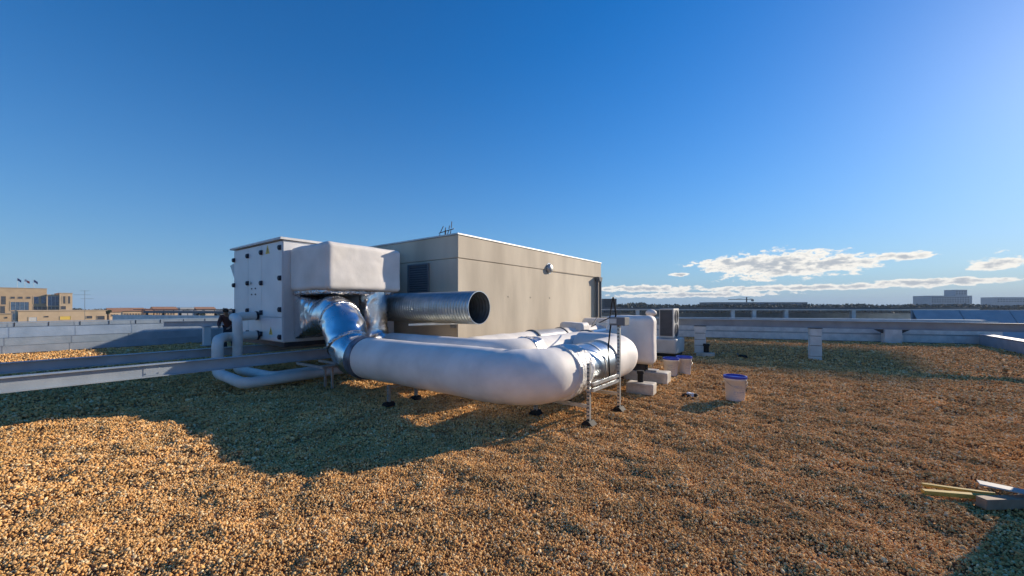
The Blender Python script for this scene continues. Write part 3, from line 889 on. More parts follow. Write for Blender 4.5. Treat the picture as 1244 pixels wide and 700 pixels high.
def leg_mb(x, y, z0, z1, w=.041):
    mb = MB()
    # open channel with slots suggested by ribs
    mb.box(x - w / 2, y - w / 2, z0, x - w / 2 + .004, y + w / 2, z1)
    mb.box(x + w / 2 - .004, y - w / 2, z0, x + w / 2, y + w / 2, z1)
    mb.box(x - w / 2 + .004, y + w / 2 - .004, z0, x + w / 2 - .004, y + w / 2, z1)
    z = z0 + .02
    while z < z1 - .03:
        mb.box(x - w / 2 + .004, y - w / 2 + .002, z, x + w / 2 - .004, y - w / 2 + .006, z + .03); z += .05
    return mb


def frame(label, y, xl, xr, hl, hr, bar_z=.30):
    t = thing('duct_support', label, 'support frame', ((xl + xr) / 2, y, 0))
    for x, h in ((xl, hl), (xr, hr)):
        leg_mb(x, y, .045, h).build('leg', M['strut'], t)
        mb = MB(); foot(mb, x, y); mb.build('rubber_foot', M['black'], t, .004)
    mb = MB(); mb.bar((xl + .022, y, bar_z - .045), (xr - .022, y, bar_z - .045), .041); mb.build('crossbar', M['strut'], t)
    return t


frame('galvanised leg frame at the duct elbow, nearest to the camera', 4.62, -3.05, -2.24, .30, .77, .265)
t2 = frame('tall galvanised leg frame carrying the small grey box and cable', 5.52, -3.08, -2.20, .30, 1.22, .27)
mb = MB(); mb.bar((-2.2, 4.645, .50), (-2.2, 5.498, .50), .03, .041); o = mb.build('side_rail', M['strut'], t2)
again(o, (0.0, 0, -.075))
mb = MB(); mb.bar((-2.24, 4.98, .955), (-2.24, 5.5, .965), .03); 
t = thing('duct_support', 'short galvanised stand under the foil end of the nearest duct', 'support frame', (-5.1, 3.66, 0))
leg_mb(-5.1, 3.68, .045, .30).build('leg', M['strut'], t)
mb = MB(); foot(mb, -5.1, 3.68); mb.build('rubber_foot', M['black'], t, .004)
leg_mb(-5.1, 4.2, .045, .30).build('leg', M['strut'], t)
mb = MB(); foot(mb, -5.1, 4.2); mb.build('rubber_foot', M['black'], t, .004)
mb = MB(); mb.bar((-5.1, 3.71, .26), (-5.1, 4.17, .26), .03); mb.build('crossbar', M['strut'], t)

t = thing('control_box', 'small grey control box on top of the tall leg, with a black cable', 'control box', (-2.3, 5.5, 1.2))
mb = MB(); mb.box(-2.31, 5.43, 1.222, -2.08, 5.62, 1.34); mb.build('casing', M['grey_far'], t, .008)
mb = MB(); mb.bar((-2.55, 5.52, 1.235), (-2.32, 5.52, 1.235), .03); mb.build('mounting_rail', M['strut'], t)
mb = MB(); mb.box(-2.30, 5.425, 1.25, -2.2, 5.4305, 1.32); mb.build('cover', M['cap_metal'], t)
t = thing('cable', 'black cable looping up from the grey control box and down the tall leg', 'cable', (-2.3, 5.5, .5))
mb = MB(); mb.tube(fillet([(-2.27, 5.50, 1.6), (-2.24, 5.52, 1.36), (-2.30, 5.46, 1.23), (-2.33, 5.44, .9), (-2.31, 5.45, .42)], .12, .05), .012, 8)
mb.tube(fillet([(-2.27, 5.50, 1.6), (-2.3, 5.55, 1.66), (-2.5, 5.9, 1.32), (-3.2, 6.7, 1.12), (-3.45, 7.5, 1.28)], .15, .06), .009, 8); mb.build('cable_sheath', M['black'], t)

# ------------------------------------------------------------------ blocks, buckets, debris
def block(label, c, rz, sx, sy, sz, stub=None, pads=None):
    t = thing('concrete_block', label, 'concrete block', (c[0], c[1], 0), rz, local=True)
    mb = MB(); mb.softbox((-sx / 2, -sy / 2, -.02), (sx / 2, sy / 2, sz), .012, 8, .006, 14); mb.build('block_body', M['block'], t)
    if pads:
        mb = MB(); mb.box(-sx * .35, -sy * .35, sz + .002, sx * .25, sy * .25, sz + .03); mb.build('top_slab', M['slab'], t, .004)
    return t


def stub(label, x, y, z0, r, h):
    t = thing('pipe_stub', label, 'pipe stub', (x, y, z0))
    mb = MB(); mb.lathe([(0, 0), (r, 0), (r, h * .7), (r * 1.25, h * .72), (r * 1.25, h * .98), (r * 1.1, h), (0, h)], (x, y, z0), 20, False); mb.build('cap', M['black'], t)


p = at(779, 6.9)
block('cream painted concrete block on the gravel, nearest to the camera, right of the tall leg', (p.x, p.y), R(6), .46, .30, .17)
stub('short black pipe stub standing on the nearest cream block', p.x - .02, p.y + .02, .172, .05, .2)
p = at(786, 8.0)
block('weathered cream block under the rounded end of the nearest duct', (p.x, p.y), R(4), .85, .36, .2, pads=True)
stub('black pipe stub on the weathered block touching the duct end', p.x + .0, p.y - .1, .235, .055, .22)
p = at(857, 11.9)
block('small pale block at the foot of the cream pier', (p.x, p.y), R(10), .5, .26, .1)
p = at(858, 11.95)
stub('black pipe stub on the small pale block by the cream pier', p.x, p.y, .103, .075, .26)


def bucket(label, x, y, rz, s=1.0, lidless=False):
    t = thing('bucket', label, 'bucket', (x, y, 0), rz, group='white buckets with blue lids on the gravel', local=True)
    r0, r1, h = .125 * s, .147 * s, .355 * s
    mb = MB(); mb.lathe([(0, .0), (r0 - .006, .0), (r0, .008), (r1, h), (r1 + .006, h), (r1 + .006, h - .05), (r1 + .001, h - .052)], (0, 0, 0), 36); mb.build('tub', M['bucket'], t)
    mb = MB(); mb.lathe([(r1 + .003, h - .022), (r1 + .014, h - .022), (r1 + .014, h + .012), (r1 + .002, h + .016), (r1 - .012, h + .014), (r1 - .014, h - .006), (0, h - .008)], (0, 0, 0), 36, False); mb.build('lid', M['blue'], t)
    pts_ = []
    for k in range(15):
        a = math.pi * k / 14
        pts_.append(Vector(((r1 + .012) * math.cos(a), -(r1 + .02) * math.sin(a) * .95 - .0, h - .04 - .12 * s * math.sin(a))))
    mb = MB(); mb.tube(pts_, .003, 6); mb.build('wire_handle', M['strut'], t)
    # printed label: a few flat strokes following the curved wall
    mb = MB()
    def patch(a0, a1, z0, z1):
        n = max(2, int((a1 - a0) / .12)); vv = []
        for k in range(n + 1):
            a = a0 + (a1 - a0) * k / n
            for z in (z0, z1):
                r_ = r0 + (r1 - r0) * z / h + .0015
                vv.append((r_ * math.cos(a), r_ * math.sin(a), z))
        mb.add(vv, [(2 * k, 2 * k + 2, 2 * k + 3, 2 * k + 1) for k in range(n)], True)
    base = -math.pi / 2
    patch(base - .55, base + .2, .235, .243); patch(base - .5, base - .1, .205, .212); patch(base - .1, base + .5, .18, .186)
    for k in range(7): patch(base - .6 + k * .16, base - .52 + k * .16, .135, .158)
    patch(base - .6, base + .5, .105, .109); patch(base - .6, base - .58, .105, .20); patch(base + .48, base + .5, .105, .20); patch(base - .45, base + .1, .08, .085)
    mb.build('printed_label', M['ink'], t)
    return t


p = at(893, 6.32); bucket('lone white bucket with a blue lid standing apart on the sunlit gravel', p.x, p.y, R(35), 1.06)
p = at(815, 8.55); bucket('left white bucket of the touching pair in front of the condenser', p.x, p.y, R(20), 1.05)
p = at(831, 8.75); bucket('right white bucket of the touching pair, nearer the piers', p.x, p.y, R(60), 1.06)
# crumpled glove-like thing: a sealant gun head / rag
p = at(838, 6.52)
t = thing('work_glove', 'crumpled black and white work glove dropped on the gravel left of the lone bucket', 'glove', (p.x, p.y, 0), R(20), local=True)
mb = MB(); mb.softbox((-.05, -.045, .0), (.07, .045, .075), .03, 6, .03, 14); mb.build('palm', M['bucket'], t)
for k in range(4):
    mb = MB(); y = -.035 + .024 * k
    mb.tube(fillet([(-.04, y, .045), (-.085, y * 1.2, .06 - .01 * k), (-.10 - .006 * k, y * 1.4, .0)], .02, .01, 4), .012, 8, wob=.003, wsc=40); mb.build('finger', M['black'], t)
mb = MB(); mb.tube(fillet([(.0, -.04, .04), (-.03, -.08, .05), (-.05, -.09, .01)], .02, .01, 4), .012, 8); mb.build('thumb', M['black'], t)
mb = MB(); mb.tube([(.06, 0, .03), (.09, .01, .035), (.115, .015, .02)], [.032, .036, .03], 12, wob=.01, wsc=20); mb.build('cuff', M['black'], t)
p = at(903, 11.6)
t = thing('scrap', 'dark scrap of membrane lying in the shadow between the piers', 'scrap', (p.x, p.y, 0), R(20), local=True)
mb = MB(); mb.softbox((-.12, -.05, -.01), (.12, .05, .07), .02, 6, .05, 9); mb.build('crumple', M['black'], t)
mb = MB(); mb.tube([(-.1, 0, .02), (-.16, .02, .11)], .02, 8); mb.build('strip', M['grey_far'], t)

# ------------------------------------------------------------------ condenser
c = at(817, 12.0)
t = thing('condenser_unit', 'upright outdoor condenser on a pale plinth behind the white buckets', 'condenser', (c.x, c.y, 0))
x0, y0 = c.x - .34, c.y - .2
xw, yd = .42, .62
mb = MB(); mb.box(x0, y0, .54, x0 + xw, y0 + yd, 1.42); mb.build('casing', M['ac_white'], t, .012)
mb = MB(); mb.box(x0 + .03, y0 - .006, .60, x0 + xw - .03, y0 - .0005, 1.38); mb.build('coil_face', M['ac_dark'], t)
pr = None
for k in range(20):
    z = .625 + k * .037
    if pr is None: mb = MB(); mb.box(x0 + .035, y0 - .014, z, x0 + xw - .035, y0 - .0065, z + .008); pr = mb.build('coil_slat', M['grey_far'], t)
    else: again(pr, (0, 0, k * .037))
pr = None
for k in range(2):
    z = .76 + k * .42
    ringp = [(x0 + xw + .008, y0 + yd / 2 + .19 * math.cos(a), z + .19 * math.sin(a)) for a in [2 * math.pi * j / 24 for j in range(25)]]
    mb = MB(); mb.tube(ringp, .01, 6, caps=False); fg = mb.build('fan_guard', M['grey_far'], t)
    mb = MB()
    for rr_ in (.06, .12): mb.tube([(x0 + xw + .008, y0 + yd / 2 + rr_ * math.cos(a), z + rr_ * math.sin(a)) for a in [2 * math.pi * j / 16 for j in range(17)]], .004, 5, caps=False)
    mb.build('guard_wire', M['grey_far'], fg)
    mb = MB(); mb.tube([(x0 + xw - .002, y0 + yd / 2, z), (x0 + xw + .004, y0 + yd / 2, z)], .18, 24); mb.build('fan_opening', M['ac_dark'], fg)
t = thing('duct_plinth', 'pale rectangular insulated duct box under the condenser', 'duct box', (c.x, c.y, 0))
mb = MB(); mb.softbox((x0 - .35, y0 - .25, .09), (x0 + xw + .14, y0 + yd + .12, .53), .03, 10, .006); mb.build('casing', M['ac_white'], t)
mb = MB(); mb.box(x0 - .2, y0 - .2, -.02, x0 + xw + .08, y0 + yd + .06, .089); mb.build('base', M['black'], t)
p = at(791, 9.6)
t = thing('vent_cap', 'small shiny round vent cap on a post behind the tall wrapped box', 'vent', (p.x, p.y, 0))
mb = MB(); mb.tube([(p.x, p.y, -.02), (p.x, p.y, 1.3)], .05, 14); mb.build('pipe', M['galv'], t)
mb = MB(); mb.lathe([(0, 0), (.1, .0), (.13, .05), (.12, .1), (.07, .14), (0, .155)], (p.x, p.y, 1.27), 24); mb.build('cowl', M['insul'], t)
t = thing('roof_fan', 'low dark roof fan beside the plant room corner', 'fan', (-4.9, 11.4, 0))
mb = MB(); mb.lathe([(0, 0), (.22, 0), (.22, .9), (.3, .95), (.3, 1.08), (.1, 1.16), (0, 1.17)], (-4.6, 11.4, 0), 20); mb.build('cowl', M['grey_far'], t)
mb = MB(); mb.box(-4.85, 11.15, -.02, -4.35, 11.65, .3); mb.build('curb', M['galv'], t)

# little white hatch box at the left parapet
p = at(202, 18.0)
t = thing('hatch_box', 'pale upright box against the left parapet', 'box', (p.x, p.y, 0))
mb = MB(); mb.box(p.x - .2, p.y - .22, -.02, p.x + .2, p.y + .22, .58); mb.build('casing', M['sheet_white'], t, .01)
mb = MB(); mb.box(p.x - .23, p.y - .25, .581, p.x + .23, p.y + .25, .61); mb.build('lid', M['cap_metal'], t)

# ------------------------------------------------------------------ planks at bottom right
def plank(label, a, b, w, h, z, m_, tilt=0):
    a, b = Vector(a), Vector(b); d = b - a
    t = MB(); t.box(0, -w / 2, 0, d.length, w / 2, h)
    o = t.build('wooden_plank' if 'plank' in label or 'lath' in label else 'board', m_, None, .004)
    o.location = (a.x, a.y, z); 
    return o, d


def lying(name, label, cat, a, b, w, h, z0, z1, m_):
    a = Vector((a.x, a.y, z0)); b = Vector((b.x, b.y, z1))
    mb = MB(); mb.bar(a, b, w, h); o = mb.build(name, m_, None, .003)
    tag(o, label, cat)
    return o


g0 = lambda px, py, z=.0: at(px, F * (EYE - z) / (py - HY), z)
lying('wooden_plank', 'yellow wooden lath lying on the gravel at lower right, the nearer of two', 'plank', g0(1121, 595, .05), g0(1212, 605, .05), .045, .032, .035, .05, M['yellow_wood'])
lying('wooden_plank', 'yellow wooden lath lying on the gravel at lower right, the farther of two', 'plank', g0(1120, 587, .04), g0(1210, 601, .06), .035, .022, .03, .06, M['yellow_wood'])
lying('board', 'brown wooden board entering the photo at the lower right edge', 'board', g0(1192, 610, .04), g0(1330, 608, .04), .07, .075, .035, .04, M['board'])
lying('paving_slab', 'pale grey slab tilted over the brown board at the lower right edge', 'slab', g0(1188, 590, .09), g0(1300, 606, .12), .10, .012, .115, .1, M['slab'])

# crate added unseen past the right edge to shade the lower right corner
cxx = at(1322, 3.1)
ux, uy = math.sin(SUN_AZ), math.cos(SUN_AZ)
t = thing('added_shade_crate', 'tall plywood crate added outside the right edge to shade the lower right corner', 'crate', (cxx.x, cxx.y, 0), local=True)
mb = MB(); mb.box(.022, .022, .08, .878, .678, 1.13); mb.build('crate_body', M['board'], t)
for y0_ in (0, .68):
    for z0_ in (.10, .58, 1.04):
        mb = MB(); mb.box(.08, y0_, z0_, .82, y0_ + .02, z0_ + .09); mb.build('batten', M['yellow_wood'], t)
    for x0_ in (0, .82):
        mb = MB(); mb.box(x0_, y0_, .08, x0_ + .08, y0_ + .02, 1.13); mb.build('batten', M['yellow_wood'], t)
for x0_ in (0, .88):
    for y0_ in (.022, .60):
        mb = MB(); mb.box(x0_, y0_, .08, x0_ + .02, y0_ + .078, 1.13); mb.build('batten', M['yellow_wood'], t)
mb = MB(); mb.box(-.01, -.01, 1.132, .91, .71, 1.155); mb.build('lid', M['board'], t, .004)
for x0_ in (.05, .41, .77):
    mb = MB(); mb.box(x0_, .0, -.01, x0_ + .09, .70, .079); mb.build('runner', M['board'], t)

# ------------------------------------------------------------------ person behind the air handler
def skin_mesh(name, pts_, edges, radii, mat_, parent, lv=2):
    me = bpy.data.meshes.new(name)
    me.from_pydata(pts_, edges, [])
    o = bpy.data.objects.new(name, me); COL.objects.link(o); o.parent = parent
    sk = o.modifiers.new('skin', 'SKIN')
    sk.use_smooth_shade = True
    if not me.skin_vertices: me.attributes  # the layer is made below
    bm = bmesh.new(); bm.from_mesh(me)
    ly = bm.verts.layers.skin.verify()
    for v, r_ in zip(bm.verts, radii):
        v[ly].radius = (r_, r_) if isinstance(r_, float) else r_
        v[ly].use_root = False
    bm.verts.ensure_lookup_table(); bm.verts[0][ly].use_root = True
    bm.to_mesh(me); bm.free()
    s_ = o.modifiers.new('sub', 'SUBSURF'); s_.levels = lv; s_.render_levels = lv
    me.materials.append(mat_)
    return o


pp = at(279, 12.4)
t = thing('person', 'person in a dark maroon jacket stooping behind the left side of the air handler', 'person', (pp.x, pp.y, 0), math.atan2(.6, .8) + R(-70), local=True, scale=.88)
# local frame: +x is where the person faces
J = dict(pel=(0, 0, .93), sp=(.08, 0, 1.12), ch=(.22, 0, 1.3), nk=(.34, 0, 1.42), hd=(.41, 0, 1.49), tp=(.45, 0, 1.57),
         lh=(0, .1, .9), lk=(.08, .12, .5), la=(-.03, .13, .09), lt=(.13, .14, .04), rh=(0, -.1, .9), rk=(.12, -.12, .5), ra=(.02, -.13, .09), rt=(.18, -.14, .04),
         ls=(.24, .18, 1.33), le=(.33, .22, 1.06), lw=(.52, .14, .96), rs=(.24, -.18, 1.33), re=(.36, -.22, 1.08), rw=(.56, -.14, 1.0))
def sk(names, edges, rad, name, m_, lv=2):
    idx = {n: i for i, n in enumerate(names)}
    return skin_mesh(name, [J[n] for n in names], [(idx[a], idx[b]) for a, b in edges], rad, m_, t, lv)
J['lp'] = (.60, .12, .94); J['rp'] = (.64, -.12, .98)
names = ['pel', 'sp', 'ch', 'nk', 'hd', 'tp', 'lh', 'lk', 'la', 'lt', 'rh', 'rk', 'ra', 'rt', 'ls', 'le', 'lw', 'lp', 'rs', 're', 'rw', 'rp']
edg = [('pel', 'sp'), ('sp', 'ch'), ('ch', 'nk'), ('nk', 'hd'), ('hd', 'tp'), ('pel', 'lh'), ('lh', 'lk'), ('lk', 'la'), ('la', 'lt'), ('pel', 'rh'), ('rh', 'rk'), ('rk', 'ra'), ('ra', 'rt'),
       ('ch', 'ls'), ('ls', 'le'), ('le', 'lw'), ('lw', 'lp'), ('ch', 'rs'), ('rs', 're'), ('re', 'rw'), ('rw', 'rp')]
rad = [.13, .12, .14, .05, .085, .07, .085, .055, .038, .035, .085, .055, .038, .035, .06, .04, .027, .032, .06, .04, .027, .032]
k0 = len(names)
for s_, w_ in (('l', 1), ('r', -1)):
    bx_, by_, bz_ = J[s_ + 'p']
    for f_ in range(4):
        a_n, b_n = '%sf%d' % (s_, f_), '%sg%d' % (s_, f_)
        oy = (f_ - 1.5) * .02
        ln = (.045, .052, .049, .038)[f_]
        J[a_n] = (bx_ + .035, by_ + oy, bz_ - .005); J[b_n] = (bx_ + .035 + ln * .8, by_ + oy, bz_ - .005 - ln * .55)
        names += [a_n, b_n]; rad += [.009, .008]; edg += [(s_ + 'p', a_n), (a_n, b_n)]
    J[s_ + 't0'] = (bx_ + .01, by_ - w_ * .045, bz_ - .015); names.append(s_ + 't0'); rad.append(.01); edg.append((s_ + 'p', s_ + 't0'))
sk(names, edg, rad, 'body', M['skin'], 1)
jn = ['pel', 'sp', 'ch', 'nk', 'ls', 'le', 'lw', 'rs', 're', 'rw']
je = [('pel', 'sp'), ('sp', 'ch'), ('ch', 'nk'), ('ch', 'ls'), ('ls', 'le'), ('le', 'lw'), ('ch', 'rs'), ('rs', 're'), ('re', 'rw')]
sk(jn, je, [.165, .155, .17, .075, .08, .06, .042, .08, .06, .042], 'jacket', M['jacket'])
tn = ['pel', 'lh', 'lk', 'la', 'rh', 'rk', 'ra']
sk(tn, [('pel', 'lh'), ('lh', 'lk'), ('lk', 'la'), ('pel', 'rh'), ('rh', 'rk'), ('rk', 'ra')], [.15, .105, .078, .062, .105, .078, .062], 'trousers', M['trousers'])
mb = MB(); mb.softbox((.32, -.088, 1.47), (.50, .088, 1.635), .08, 6, .01); mb.build('hair', M['hair'], t)
mb = MB(); mb.tube([(.475, 0, 1.50), (.52, 0, 1.475), (.49, 0, 1.46)], [.008, .016, .008], 8); mb.build('nose', M['skin'], t)
mb = MB()
for s_ in (-1, 1): mb.tube([(.47, s_ * .03, 1.515), (.492, s_ * .03, 1.505)], .009, 8)
mb.build('eyes', M['black'], t)
for s_ in (-1, 1):
    mb = MB(); mb.softbox((-.1 if s_ > 0 else -.05, s_ * .135 - .05, -.0), (.19 if s_ > 0 else .24, s_ * .135 + .05, .09), .04, 5, 0); mb.build('boot', M['black'], t)

# ------------------------------------------------------------------ beyond the right parapet: canopy, cladding
o0, o1 = at(700, 27.5), at(1190, 25.5)
dv = o1 - o0; Ln = dv.length; rz = math.atan2(dv.y, dv.x)
t = thing('roof_canopy', 'long pale flat canopy on posts on the roof beyond the right parapet', 'canopy', (o0.x, o0.y, -1), rz, local=True)
Z = 1.0  # local z = world z + 1
mb = MB(); mb.box(0, 0, Z + 1.22, Ln, 6, Z + 1.36); mb.build('roof_slab', M['sheet_white'], t)
mb = MB(); mb.box(-.02, -.03, Z + 1.30, Ln + .02, -.001, Z + 1.40); mb.build('fascia', M['grey_far'], t)
def canx(px):
    # local x where the pixel column meets the canopy front
    A = at(px, 1.0); u = dv.normalized(); nrm = Vector((-u.y, u.x, 0))
    d_ = o0.dot(nrm) / Vector((A.x, A.y, 0)).dot(nrm)
    return (Vector((A.x * d_, A.y * d_, 0)) - o0).dot(u)
pr = None
for px in (775, 818, 891, 917, 956, 1038, 1136):
    x = canx(px)
    if pr is None: mb = MB(); mb.box(x - .12, .05, Z - 1, x + .12, .25, Z + 1.218); pr = mb.build('post', M['sheet_white'], t); xp = x
    else: again(pr, (x - xp, 0, 0))
mb = MB(); mb.box(0, 3.0, 0, Ln, 3.2, Z + .98); mb.build('back_wall', M['sheet_b'], t)
pr = None
x = canx(905)
while x < canx(1140):
    if pr is None: mb = MB(); mb.box(x, -.9, 0, x + 2.9, -.86, Z + .72); pr = mb.build('cladding_panel', M['sheet_white'], t); xp = x
    else: again(pr, (x - xp, 0, 0))
    x += 2.95
mb = MB(); mb.box(-4, -6, -.2, Ln + 14, 12, 0.0); mb.box(-4, -.85, 0, Ln + 14, -.8, Z + .45); mb.build('terrace', M['sheet_b'], t)

o0b, o1b = at(1128, 23.0), at(1420, 19.5)
dvb = o1b - o0b
t = thing('roof_upstand', 'blue grey sloping cladding behind the right end of the beam', 'cladding', (o0b.x, o0b.y, 0), math.atan2(dvb.y, dvb.x), local=True)
pr = None
for k in range(6):
    if pr is None:
        mb = MB(); mb.prism([(0, -.6), (.03, -.6), (1.75, 1.26), (1.75, 1.22)], 0, 2.1, lambda u, v, w: Vector((w, u, v))); pr = mb.build('cladding_panel', M['blue_sheet'], t)
    else: again(pr, (k * 2.13, 0, 0))
mb = MB(); mb.box(0, 1.76, -.6, 12.8, 1.95, 1.27); mb.build('ridge', M['sheet'], t)
# long low cladding band seen over the beam
o0c, o1c = at(740, 23.5), at(1150, 22.2)
dvc = o1c - o0c
t = thing('roof_upstand', 'long blue grey low wall just above the beam, right of the condenser', 'cladding', (o0c.x, o0c.y, -.6), math.atan2(dvc.y, dvc.x), local=True)
pr = None; k = 0
while k * 2.6 < dvc.length:
    if pr is None: mb = MB(); mb.box(0, 0, 0, 2.58, .05, 1.27); pr = mb.build('cladding_panel', M['blue_sheet'], t)
    else: again(pr, (k * 2.6, 0, 0))
    k += 1
mb = MB(); mb.box(0, .052, 0, dvc.length, .5, 1.24); mb.build('core', M['sheet_b'], t)

# concrete saddle with two dark brackets at the back parapet
p = at(1083, 16.3)
t = thing('parapet_block', 'pale block between two dark triangular brackets at the foot of the right parapet', 'block', (p.x, p.y, 0), math.atan2(bdir.y, bdir.x), local=True)
mb = MB(); mb.box(-.28, -.15, -.02, .28, .15, .55); mb.build('block_body', M['sheet_white'], t, .01)
for s_ in (-1, 1):
    mb = MB(); mb.prism([(.3, .56), (.62, .56), (.3, .38)] if s_ > 0 else [(-.3, .56), (-.3, .38), (-.62, .56)], -.06, .06, lambda u, v, w: Vector((u, w, v))); mb.build('bracket', M['dark'], t)

# left far canopy
o0, o1 = at(150, 44), at(290, 40)
dv = o1 - o0
t = thing('roof_canopy', 'dark low canopy with rails beyond the left parapet, beside the air handler', 'canopy', (o0.x, o0.y, -2), math.atan2(dv.y, dv.x), local=True)
mb = MB(); mb.box(3, 0, 2.75, dv.length + 2, 5, 2.98); mb.build('roof_slab', M['grey_far'], t)
mb = MB(); mb.box(0, -1, 1.5, dv.length + 2, -.8, 2.55); mb.build('low_wall', M['sheet'], t)
pr = None
for k in range(5):
    if pr is None: mb = MB(); mb.box(3.2, .1, 0, 3.35, .25, 2.74); pr = mb.build('post', M['dark'], t)
    else: again(pr, (k * 2.4, 0, 0))
mb = MB(); mb.tube([(1.5, 0, 3.12), (dv.length + 2, 0, 3.12)], .04, 6)
for k in range(8): mb.tube([(3.2 + k * 1.4, 0, 2.98), (3.2 + k * 1.4, 0, 3.12)], .03, 6)
mb.build('rail', M['dark'], t)

# ------------------------------------------------------------------ far buildings
def far_building(label, pxa, pxb, d, ytop, matn, windows=(), depth=14, zb=-14, cat='building', name='building', extra=None, group=None, slope=0.0, ratio=None):
    """pxa..pxb seen columns, d depth; facade built frontal-ish along the line between the two columns"""
    if ratio is None: ratio = pxb < 300
    if ratio:      # facade parallel to the plant room's sunlit wall
        Xc = at(pxb, d).x
        D = lambda px: Xc / (.8 * (px - CX) / F - .6)
    else: D = lambda px: d
    a, b = at(pxa, D(pxa)), at(pxb, D(pxb))
    dv = b - a; Ln = dv.length
    lx = lambda px: (at(px, D(px)) - a).dot(dv.normalized())
    zt = zat(ytop, d)
    t = thing(name, label, cat, (a.x, a.y, zb), math.atan2(dv.y, dv.x), local=True, group=group)
    mb = MB(); mb.box(0, 0, 0, Ln, depth, zt - zb); mb.build('wall', M[matn], t)
    mb = MB(); mb.box(-.2, -.2, zt - zb + .01, Ln + .2, depth + .2, zt - zb + .25); mb.build('roof_edge', M[matn], t)
    sx_ = Ln / (pxb - pxa)
    cache = {}
    for w_ in windows:
        px0, px1, y0, y1 = w_[:4]; gm = w_[4] if len(w_) > 4 else 'glass_dark'
        X0, X1 = lx(px0), lx(px1)
        Z1, Z0 = zat(y0, D(px0)) - zb, zat(y1, D(px0)) - zb
        fr = .08 * (Z1 - Z0)
        key = (round(X1 - X0, 2), round(Z1 - Z0, 2), gm)
        mb = MB()
        mb.box(X0 - fr, -.10, Z0 - fr, X1 + fr, -.001, Z0); mb.box(X0 - fr, -.10, Z1, X1 + fr, -.001, Z1 + fr)
        mb.box(X0 - fr, -.10, Z0, X0, -.001, Z1); mb.box(X1, -.10, Z0, X1 + fr, -.001, Z1)
        wo_ = mb.build('window', M[matn], t)
        mb = MB(); mb.box(X0, -.04, Z0, X1, -.002, Z1); mb.build('pane', M[gm], wo_)
        if X1 - X0 > 3:
            mb = MB()
            n = int((X1 - X0) / 1.8) + 1
            for k in range(1, n): mb.box(X0 + (X1 - X0) * k / n - .06, -.07, Z0, X0 + (X1 - X0) * k / n + .06, -.041, Z1)
            mb.build('glazing_bar', M['cap_metal'], wo_)
    return t, Ln, zt


far_building('tan civic building with tall dark windows and flags on its roof, far left', -60, 57, 240, 351, 'tan',
             [(-50, -40, 360, 370), (-30, -20, 360, 370), (1, 7, 360, 370), (0, 6, 372, 382), (13, 18, 360.5, 363), (22, 27.5, 360.5, 363), (32, 37, 360.5, 363), (13, 35, 367, 377, 'glass'),
              (41, 47, 360.5, 369, 'glass'), (50, 56, 360.5, 369, 'glass'), (40.5, 56, 372.5, 376.5)], depth=40, slope=.02)
far_building('glass fronted wing joining the tan civic building', 57.3, 72, 242.6, 358.5, 'tan2', [(58, 71.5, 360, 371.5, 'glass'), (58, 71.5, 372.6, 376.2)], depth=30)
far_building('right hand tan wing with two slim windows', 72.3, 88, 245.6, 356.5, 'tan2', [(76.5, 79.5, 360, 369), (82.5, 85.2, 360, 369), (74, 80, 372, 376)], depth=30)
far_building('long low sand coloured block in front of the civic building', 22, 130, 170, 377.5, 'tan2',
             [(35, 45, 385.5, 390.5, 'ac_white'), (54, 59, 384, 385.6), (73, 86, 384.5, 388.5, 'yellow'), (105, 112, 384, 387), (118, 127, 384, 388.5)], depth=24)
far_building('small low wall block at the far left below the civic building', -30, 14, 150, 382, 'tan', [(6, 9, 385, 387)], depth=12)
t, _, _ = far_building('stair tower of grey glass before the civic building', 14.5, 21.5, 175, 379, 'grey_far', [(15.5, 20.5, 381, 389, 'glass')], depth=6)
hs_ = [(133, 147, 180, 379.5, 'cream', 'pale house with small windows right of the low sand block'), (149, 176, 210, 378.5, 'tan2', 'long cream house row beyond the parapet joints'), (178, 186, 190, 380, 'tan', 'narrow tan house between two wider ones'),
       (188, 216, 200, 377.5, 'tan2', 'cream house with a red tiled roof left of the dark canopy'), (219, 236, 300, 374, 'pale', 'grey white block on the skyline left of the air handler'), (239, 262, 310, 376, 'cream', 'low cream block on the skyline behind the dark canopy')]
for a_, b_, d_, y_, m_, lb in hs_:
    ws = []
    x = a_ + 2.0
    while x < b_ - 2.5:
        ws.append((x, x + 1.5, y_ + 2.4, y_ + 5.0)); x += 3.4
    t, Ln, zt = far_building(lb, a_, b_, d_, y_, m_, ws, depth=10)
    if m_ != 'pale':
        mb = MB(); mb.prism([(-.5, 0), (10.5, 0), (5, 1.7)], -.4, Ln + .4, lambda u, v, w, zt=zt: Vector((w, u, zt + 14.26 + v))); mb.build('tiled_roof', M['terracotta'], t)

